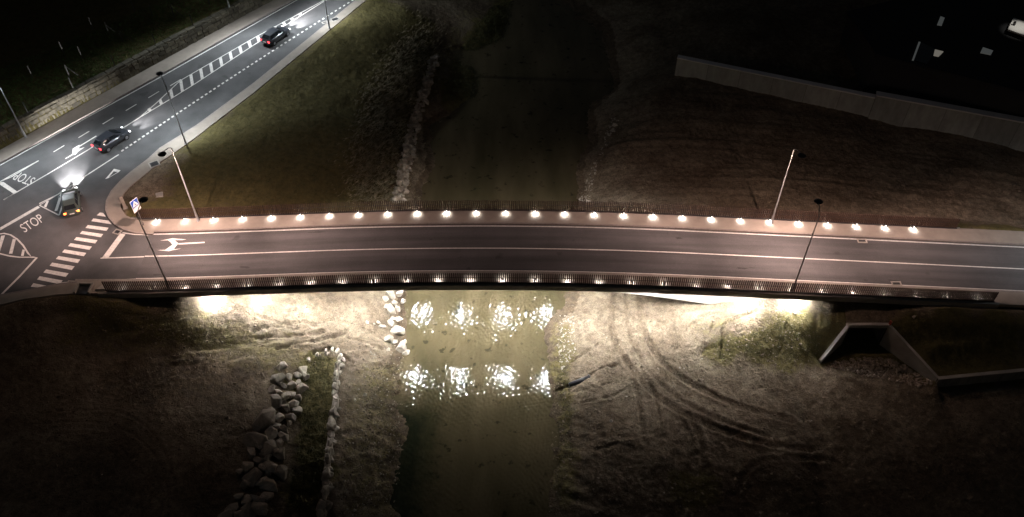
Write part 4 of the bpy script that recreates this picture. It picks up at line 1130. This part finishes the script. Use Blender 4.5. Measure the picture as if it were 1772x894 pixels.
# ------------------------------------------------------------------ house at the upper right
hz = 2.2
hc = at(1600, 60, hz)
hs = empty('house', (0, 0, 0)); tag(hs, 'dark flat roofed house at the upper right with a few lit openings', 'house')
ph = [at(1470, 20, hz), at(1520, 92, hz), at(1900, 190, hz), at(1990, 40, hz), at(1800, -60, hz)]
out = [(p.x, p.y) for p in ph]
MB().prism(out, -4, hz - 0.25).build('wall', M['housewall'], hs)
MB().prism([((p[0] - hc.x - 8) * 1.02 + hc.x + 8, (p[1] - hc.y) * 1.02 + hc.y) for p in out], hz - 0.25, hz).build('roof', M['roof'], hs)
def panel(name, pts, z, m, parent=hs):
    w_ = [at(x, y, z) for x, y in pts]
    return MB().prism([(p.x, p.y) for p in w_], z - 0.2, z + 0.0).build(name, M[m], parent)
h8 = lambda *p: [(1560 + a / 6.877, b / 6.877) for a, b in p]
panel('roof_window', h8((465, 190), (515, 208), (480, 298), (425, 288)), hz + 0.12, 'lit_window_dim')
panel('roof_window', h8((970, 558), (1092, 598), (1065, 645), (940, 620)), hz + 0.12, 'lit_window_dim')
panel('terrace_canopy', h8((1335, 208), (1560, 285), (1560, 450), (1265, 345)), hz + 0.6, 'render_white')
MB().lathe([(0.16, 0), (0.16, 0.5)], at(1560 + 1335 / 6.877, 297 / 6.877, hz + 0.6), 12).build('vent_pipe', M['steel_dark'], hs)
# sunken patio edged by lit walls
panel('patio_frame', h8((205, 492), (228, 498), (148, 712), (128, 704)), hz + 0.15, 'lit_window_dim')
panel('patio_light', h8((400, 585), (500, 608), (445, 662), (385, 650)), hz + 0.15, 'lit_window')
panel('patio_edge', h8((110, 715), (310, 775), (275, 815), (95, 738)), hz + 0.12, 'housewall')
panel('patio_glass', h8((235, 500), (395, 575), (380, 655), (300, 760), (155, 715)), hz + 0.06, 'glass_dark')
tp = at(1764, 47, hz + 0.6); tl = Vector((tp.x, tp.y, hz + 3.4))
post_ = MB().tube([(tl.x + 0.9, tl.y + 0.5, hz + 0.6), (tl.x + 0.9, tl.y + 0.5, tl.z), tl + Vector((0, 0, 0.08))], 0.04, 8); post_.build('terrace_lamp_post', M['steel_dark'], hs)
lamp('terrace_lamp_beam', 'SPOT', 190, (1.0, 0.95, 0.85), hs, tuple(tl), (0, 0, 0), spot_size=R(70), spot_blend=0.6, shadow_soft_size=0.1)

# ------------------------------------------------------------------ street furniture
def sign():
    b = at(232, 351, RZ + 3.2)
    t = empty('crossing_sign', (b.x, b.y, RZ + 0.14), R(62)); tag(t, 'blue pedestrian crossing sign with white triangle by the zebra crossing', 'traffic sign')
    MB().lathe([(0.045, 0), (0.045, 3.55)], (0, 0, 0), 10).build('post', M['galv'], t, True)
    pl = MB().box((0, -0.065, 3.05), (0.92, 0.025, 0.92)).build('plate', M['white'], t)
    f = MB().box((0, -0.081, 3.05), (0.85, 0.005, 0.85)).build('blue_field', M['blue'], pl)
    MB().add([(-0.36, -0.088, 2.72), (0.36, -0.088, 2.72), (0, -0.088, 3.38)], [(0, 1, 2)]).build('white_triangle', M['white'], pl)
    fig = MB(); fig.add([(-0.05, -0.093, 3.03), (0.05, -0.093, 3.03), (0.07, -0.093, 2.90), (0.14, -0.093, 2.76), (0.09, -0.093, 2.76), (0.0, -0.093, 2.88), (-0.09, -0.093, 2.76), (-0.14, -0.093, 2.76), (-0.06, -0.093, 2.92)], [tuple(range(9))])
    fig.add([(0.04 * math.cos(k * 0.785), -0.093, 3.10 + 0.045 * math.sin(k * 0.785)) for k in range(8)], [tuple(range(8))])
    fig.build('walking_figure', M['blackplastic'], pl)
    MB().box((0, -0.065, 2.28), (0.92, 0.025, 0.5)).build('lower_plate', M['white'], t)
sign()
b = at(217, 359.5, RZ + 0.14)
t = empty('totem_post', (b.x, b.y, RZ + 0.1), 0.5); tag(t, 'short pale upright slab standing on the corner pavement by the grass', 'post')
MB().box((0, 0, 0.80), (0.34, 0.14, 1.6)).build('slab', M['pave'], t); MB().box((0, 0, 0.03), (0.5, 0.3, 0.08)).build('base', M['concrete'], t)
b = on_ground(276, 337.5, -1.6)
t = empty('inspection_cover', (b.x, b.y, b.z + 0.02), 0.3); tag(t, 'small pale square inspection cover lying in the grass by the corner', 'cover')
MB().box((0, 0, 0), (0.75, 0.75, 0.16)).build('frame', M['concrete'], t); MB().box((0, 0, 0.09), (0.58, 0.58, 0.03)).build('lid', M['concrete'], t)

def drain(p, rz, size, label, name='drain_grate'):
    t = empty(name, p, rz); tag(t, label, 'drain', 'drain gratings')
    s = size
    MB().box((0, s[1] / 2 + .07, 0.008), (s[0] + .28, .14, .05)).box((0, -s[1] / 2 - .07, 0.008), (s[0] + .28, .14, .05)).box((s[0] / 2 + .07, 0, 0.008), (.14, s[1], .05)).box((-s[0] / 2 - .07, 0, 0.008), (.14, s[1], .05)).build('frame', M['concrete'], t)
    MB().box((0, 0, 0.004), (s[0], s[1], .02)).build('pit', M['blackplastic'], t)
    n = 5
    for k in range(n):
        MB().box((-s[0] / 2 + s[0] * (k + .5) / n, 0, 0.02), (s[0] / n * .55, s[1], .02)).build('bar', M['steel_dark'], t)
pv = lambda x, y, h=0.15: tuple(at(x, y, RZ + h))
drain(pv(267, 283.5), R(33), (0.85, 0.75), 'large square grating in the corner pavement below the street lamps')
drain(pv(580, 33), R(33), (0.8, 0.6), 'square grating in the pavement near the top edge of the photo')
drain(pv(562, 38.5, 0.02), R(33), (0.5, 0.25), 'small kerb gully beside the pavement near the top edge')
drain(pv(203, 401, 0.02), R(-20), (0.5, 0.4), 'gully grating in the road between the zebra crossing and the stop bar')
for px_, wv, lab in ((1497, 2.85, 'gully grating at the far kerb toward the right'), (1527, -2.85, 'gully grating at the near kerb toward the right')):
    x = at(px_, 440, -2).x
    drain(dpt(x, wv, 0.012), 0, (0.7, 0.3), lab)
drain(pv(123, 489, 0.02), R(-4), (0.5, 0.25), 'kerb gully at the lower pavement beside the zebra crossing')
# open concrete chamber at the left end of the near railing
p = at(146, 500, RZ + 0.14)
t = empty('drainage_chamber', (p.x, p.y, RZ + 0.1), -0.03); tag(t, 'open concrete chamber with dark recess at the left end of the near railing', 'chamber')
MB().box((-0.68, 0, 0.14), (.16, 1.25, .4)).build('side_wall', M['concrete'], t); MB().box((0.68, 0, 0.14), (.2, 1.25, .4)).build('side_wall', M['concrete'], t)
MB().box((0, .55, 0.139), (1.2, .15, .395)).build('end_wall', M['concrete'], t)
MB().box((0, -0.08, 0.03), (1.2, 1.1, .05)).build('recess', M['blackplastic'], t)
p = at(178, 498, RZ + 0.14)
t = empty('parapet_end_block', (p.x, p.y, RZ + 0.14), 0.0); tag(t, 'wedge shaped concrete end block where the near railing begins', 'block')
MB().add([(-.7, -.4, 0), (.6, -.4, 0), (.6, .45, 0), (0.1, .45, 0), (-.5, -.35, .22), (.55, -.35, .3), (.55, .4, .3), (.15, .4, .25)], [(3, 2, 1, 0), (4, 5, 6, 7), (0, 1, 5, 4), (1, 2, 6, 5), (2, 3, 7, 6), (3, 0, 4, 7)]).build('block', M['concrete'], t)
p = on_ground(1474, 523, -2.6)
t = empty('concrete_block', (p.x, p.y, p.z)); tag(t, 'small pale concrete block on the bank just below the near railing', 'block')
MB().box((0, 0, .2), (.6, .35, .4), .1).build('body', M['concrete'], t); MB().box((0.38, 0.1, .1), (.2, .3, .2), .1).build('foot', M['concrete'], t)
p = on_ground(1010, 657, -7.4)
t = empty('drain_outlet', (p.x, p.y, p.z), 0.2); tag(t, 'dark pipe outlet lying in a crack of the right river bank', 'pipe')
MB().tube([(-1.5, -0.25, -0.05), (0.5, 0.05, 0.12)], [0.20, 0.26], 14).build('pipe', M['blackplastic'], t, True)
MB().tube([(0.47, 0.045, 0.118), (0.66, 0.075, 0.13)], [0.32, 0.32], 14).build('collar', M['steel_dark'], t, True)
p = on_ground(1582, 549, -3)
t = empty('loose_stone', p); tag(t, 'single pale stone lying on the slope above the culvert', 'stone')
put_rock(t, Vector((0, 0, 0)), 0.26)

# ------------------------------------------------------------------ cars
def car(loc, heading, colour, label, tail='tail', headw=260.0, scale=1.0, beam=0.0):
    """hatchback, x axis forward"""
    t = empty('car', loc, heading); tag(t, label, 'car', 'cars on the road'); t.scale = (scale,) * 3
    paint = mat('car_paint_' + str(len(bpy.data.materials)), colour, 0.28, 0.05, 2, 0)
    paint.node_tree.nodes['Principled BSDF'].inputs['Coat Weight'].default_value = 0.6
    # body stations: x, half width, sill z, shoulder z, deck z (bonnet line), crown half width
    st = [(-2.08, .62, .42, .66, .74, .52), (-2.0, .80, .30, .78, .92, .68), (-1.7, .87, .24, .84, .98, .74), (-1.1, .89, .22, .86, .97, .76), (-0.2, .90, .22, .85, .95, .76),
          (0.7, .90, .22, .83, .94, .76), (1.2, .88, .23, .78, .90, .72), (1.75, .84, .26, .70, .78, .66), (2.0, .74, .32, .60, .66, .54), (2.1, .58, .40, .54, .58, .44)]
    vs, fs = [], []
    for x, hw, zs, zh, zd, cw_ in st:
        vs += [(x, -hw * .92, zs), (x, -hw, (zs + zh) / 2), (x, -hw * .97, zh), (x, -cw_, zd), (x, cw_, zd), (x, hw * .97, zh), (x, hw, (zs + zh) / 2), (x, hw * .92, zs)]
    for i in range(len(st) - 1):
        for k in range(8):
            fs.append((8 * i + k, 8 * i + (k + 1) % 8, 8 * i + 8 + (k + 1) % 8, 8 * i + 8 + k))
    fs += [tuple(range(8))[::-1], tuple(range(8 * len(st) - 8, 8 * len(st)))]
    bd = MB().add(vs, fs).build('body', paint, t, True)
    # cabin
    cb = [(-1.92, .66, .93, .62, .97), (-1.45, .74, .93, .56, 1.38), (-0.7, .76, .92, .57, 1.46), (0.15, .76, .92, .56, 1.44), (1.18, .72, .88, .66, .90)]
    vs, fs = [], []
    for x, bw, bz, tw, tz in cb:
        vs += [(x, -bw, bz), (x, -tw, tz), (x, tw, tz), (x, bw, bz)]
    for i in range(len(cb) - 1):
        for k in range(3): fs.append((4 * i + k, 4 * i + k + 1, 4 * i + 5 + k, 4 * i + 4 + k))
    fs += [(3, 2, 1, 0), (16, 17, 18, 19)]
    MB().add(vs, fs).build('cabin', paint, t)
    def quad(name, pts, m, off):
        p = [Vector(q) for q in pts]; n_ = (p[1] - p[0]).cross(p[2] - p[0]).normalized()
        ctr = sum(p, Vector()) / 4
        if n_.dot(ctr - Vector((0, 0, 0.8))) < 0: n_ = -n_
        return MB().add([q + n_ * off for q in p], [(0, 1, 2, 3)]).build(name, M[m], t)
    quad('windscreen', [(1.08, -.60, .95), (1.08, .60, .95), (0.22, .50, 1.405), (0.22, -.50, 1.405)], 'glass_dark', 0.035)
    quad('rear_window', [(-1.86, -.56, 1.03), (-1.86, .56, 1.03), (-1.50, .48, 1.34), (-1.50, -.48, 1.34)], 'glass_dark', 0.03)
    for s in (-1, 1):
        quad('side_window', [(-0.62, s * .745, .98), (0.62, s * .735, .97), (0.12, s * .60, 1.37), (-0.62, s * .605, 1.39)], 'glass_dark', 0.02)
        quad('side_window', [(-1.50, s * .735, .98), (-0.70, s * .745, .98), (-0.70, s * .605, 1.39), (-1.38, s * .60, 1.32)], 'glass_dark', 0.02)
        MB().box((0.72, s * .98, .98), (.12, .2, .13)).build('mirror', M['blackplastic'], t)
        MB().box((2.0, s * .60, .60), (.16, .28, .11), -s * .3).build('headlight', M['head'], t)
        MB().box((-2.03, s * .63, .78), (.12, .28, .16), s * .2).build('taillight', M[tail], t)
        for x in (-1.28, 1.28):
            w_ = MB().tube([(x, s * .70, .31), (x, s * .91, .31)], .31, 16).build('wheel', M['tyre'], t)
            MB().tube([(x, s * .90, .31), (x, s * .925, .31)], .2, 12).build('rim', M['rim'], w_)
    MB().box((-2.09, 0, .62), (.03, .46, .11)).build('number_plate', M['plate'], t)
    MB().box((2.07, 0, .40), (.08, 1.0, .12)).build('grille', M['blackplastic'], t)
    for s in (-1, 1):
        lamp('headlight_beam', 'SPOT', headw, (0.97, 0.96, 1.0), t, (2.14, s * .6, .66), (R(90) - R(8.0), 0, -R(90)), spot_size=R(46), spot_blend=1.0, shadow_soft_size=0.06)
    return t
def hd(a, b):
    a, b = P(*a), P(*b); return math.atan2(b[1] - a[1], b[0] - a[0])
def carpos(px, py): p = at(px, py, RZ + 0.6); return (p.x, p.y, RZ + 0.01)
car(carpos(123, 348), hd((128, 365), (122, 300)), (0.05, 0.06, 0.05), 'dark car waiting beside the hatched triangle with orange tail lights', 'tail_orange', 15000)
car(carpos(193, 240), hd((180, 248), (240, 208)), (0.028, 0.03, 0.036), 'dark car on the main road near the turn arrow with red tail lights', 'tail', 3000)
car(carpos(477, 60), hd((460, 70), (510, 35)), (0.03, 0.032, 0.038), 'dark car driving up the main road beside the island bars', 'tail', 8000)

# ------------------------------------------------------------------ loose cover: pebbles, grass
def scatter(name, label, n, pick, size, m, seed):
    r_ = random.Random(seed); tm = rock_mesh(name + '_proto', seed, m, 1)
    tv = np.array([v.co for v in tm.vertices]); tf = [tuple(p.vertices) for p in tm.polygons]
    vs, fs = [], []
    for _ in range(n):
        p = pick(r_)
        s = size * r_.lognormvariate(0, 0.45); a = r_.uniform(0, 6.3); ca, sa = math.cos(a), math.sin(a)
        q = tv * np.array([s * r_.uniform(.7, 1.3), s, s * r_.uniform(.5, .8)])
        k = len(vs)
        vs += [(p.x + x * ca - y * sa, p.y + x * sa + y * ca, p.z + z + s * 0.15) for x, y, z in q]
        fs += [tuple(i + k for i in f) for f in tf]
    bpy.data.meshes.remove(tm)
    o = MB().add(vs, fs).build(name, m); tag(o, label, kind='stuff', cat='stones'); return o
def poly_pick(poly, z=-6.5, jitter=0):
    xs_, ys_ = [p[0] for p in poly], [p[1] for p in poly]
    def ins(x, y):
        r = False
        for i in range(len(poly)):
            x1, y1 = poly[i]; x2, y2 = poly[(i + 1) % len(poly)]
            if (y1 > y) != (y2 > y) and x < (x2 - x1) * (y - y1) / (y2 - y1) + x1: r = not r
        return r
    def f(r_):
        while True:
            x, y = r_.uniform(min(xs_), max(xs_)), r_.uniform(min(ys_), max(ys_))
            if ins(x, y):
                p = on_ground(x, y, z)
                if jitter: q = (p.x + r_.gauss(0, jitter), p.y + r_.gauss(0, jitter)); p = Vector((q[0], q[1], gz(*q)))
                return p
    return f
scatter('culvert_gravel', 'brown gravel apron in front of the culvert mouth', 900, poly_pick([(1428, 632), (1480, 618), (1545, 622), (1620, 664), (1590, 668), (1500, 650)], -6), 0.10, M['gravel'], 5)
scatter('bank_pebbles', 'pale pebbles strewn along the right water edge', 160, poly_pick([(968, 545), (992, 548), (996, 610), (972, 640), (964, 600)], -7.6), 0.075, M['pebble'], 6)
scatter('loose_stones', 'scattered small stones on the left river bank', 420, poly_pick([(600, 620), (700, 590), (692, 700), (688, 894), (585, 894)], -7.5), 0.065, M['stone'], 8)
scatter('small_stones', 'scattered small stones on the churned right bank', 150, poly_pick([(960, 560), (1060, 560), (1400, 640), (1500, 894), (950, 894)], -6.8), 0.045, M['pebble'], 9)
scatter('waterline_stones', 'small stones along the far right water edge', 160, poly_pick([(1000, 350), (1060, 200), (1075, 205), (1030, 300), (1020, 350)], -7.6), 0.09, M['stone'], 12)

scatter('soil_clods', 'clods of earth on the left banks below the bridge', 5200, poly_pick([(150, 520), (700, 515), (700, 600), (690, 894), (585, 894), (600, 640), (470, 640), (350, 894), (100, 894), (60, 600)], -5.2), 0.055, M['clod'], 31)
scatter('earth_clods', 'clods of earth on the right banks below the bridge', 8000, poly_pick([(962, 520), (1400, 540), (1440, 640), (1772, 690), (1772, 894), (948, 894)], -6.6), 0.06, M['clod'], 32)
scatter('field_clods', 'clods of earth on the bare ground behind the bridge', 2600, poly_pick([(1020, 350), (1070, 220), (1180, 140), (1772, 260), (1772, 390), (1300, 365)], -4), 0.07, M['clod'], 33)

def tufts(name, label, n, pick, h, m, seed, lean=(0, 0), w=0.03, k=3, spread=0.5):
    r_ = random.Random(seed); vs, fs = [], []
    for _ in range(n):
        p = pick(r_)
        for _j in range(k):
            a = r_.uniform(0, 6.3); L_ = h * r_.uniform(.5, 1.3)
            dx, dy = lean[0] * L_ + r_.gauss(0, spread) * L_, lean[1] * L_ + r_.gauss(0, spread) * L_
            ca, sa = math.cos(a) * w, math.sin(a) * w
            q = (p.x + r_.gauss(0, .08), p.y + r_.gauss(0, .08), p.z - .02)
            b_ = len(vs)
            zz = L_ * 0.75
            vs += [(q[0] - ca, q[1] - sa, q[2]), (q[0] + ca, q[1] + sa, q[2]), (q[0] + dx * .5 + ca * .6, q[1] + dy * .5 + sa * .6, q[2] + zz * .7), (q[0] + dx * .5 - ca * .6, q[1] + dy * .5 - sa * .6, q[2] + zz * .7), (q[0] + dx, q[1] + dy, q[2] + zz)]
            fs += [(b_, b_ + 1, b_ + 2, b_ + 3), (b_ + 3, b_ + 2, b_ + 4)]
    o = MB().add(vs, fs).build(name, m); tag(o, label, kind='stuff', cat='grass'); return o
tufts('dry_bank_grass', 'long dry grass combed down the bank above the revetment', 5200, poly_pick([(612, 352), (622, 250), (652, 150), (700, 70), (760, 40), (745, 100), (722, 150), (700, 230), (680, 345)], -5, 1.1), 0.6, M['drygrass'], 21, (0.75, -0.35), 0.022, 4, .22)
tufts('verge_grass', 'short grass on the verge between pavement and river', 7000, poly_pick([(300, 372), (265, 340), (330, 265), (440, 170), (640, 10), (740, 10), (700, 120), (640, 250), (620, 352)], -2), 0.13, M['greengrass'], 22, (0, 0), 0.02, 4)
tufts('strip_grass', 'green grass and moss between the boulders and the low wall', 2600, poly_pick([(512, 660), (548, 618), (575, 618), (555, 894), (495, 894), (520, 740)], -6.6), 0.15, M['greengrass'], 23, (0, 0), 0.022, 4)
tufts('bank_weeds', 'weeds on the left river bank', 600, poly_pick([(640, 640), (690, 615), (684, 894), (610, 894)], -7.6), 0.17, M['greengrass'], 24, (0, 0), 0.025, 4)
tufts('waterside_weeds', 'green weeds near the right water edge', 350, poly_pick([(966, 560), (985, 565), (990, 790), (965, 800)], -7.6), 0.16, M['greengrass'], 25, (0, 0), 0.025, 4)
tufts('slope_grass', 'thin grass on the slope left of the bridge', 1500, poly_pick([(200, 530), (330, 540), (460, 560), (480, 590), (300, 598), (160, 588)], -3.8), 0.11, M['greengrass'], 26, (0, 0), 0.02, 4)
tufts('embankment_grass', 'thin grass on the right embankment', 1500, poly_pick([(1200, 598), (1265, 566), (1400, 555), (1772, 560), (1772, 625), (1640, 645), (1545, 565), (1470, 560), (1420, 618)], -4.5), 0.14, M['greengrass'], 27, (0, -.3), 0.02, 4)
tufts('spit_grass', 'rough green grass on the far spit in the river', 2200, poly_pick([(765, 175), (790, 95), (850, 10), (890, 0), (850, 170)], -7.6), 0.4, M['greengrass'], 28, (.2, -.3), 0.03, 4)
tufts('field_grass', 'grass of the field above the stone wall', 4200, poly_pick([(0, 225), (420, -5), (300, -5), (0, 120)], .6), 0.25, M['lamplitgrass'], 29, (0, 0), 0.03, 4)
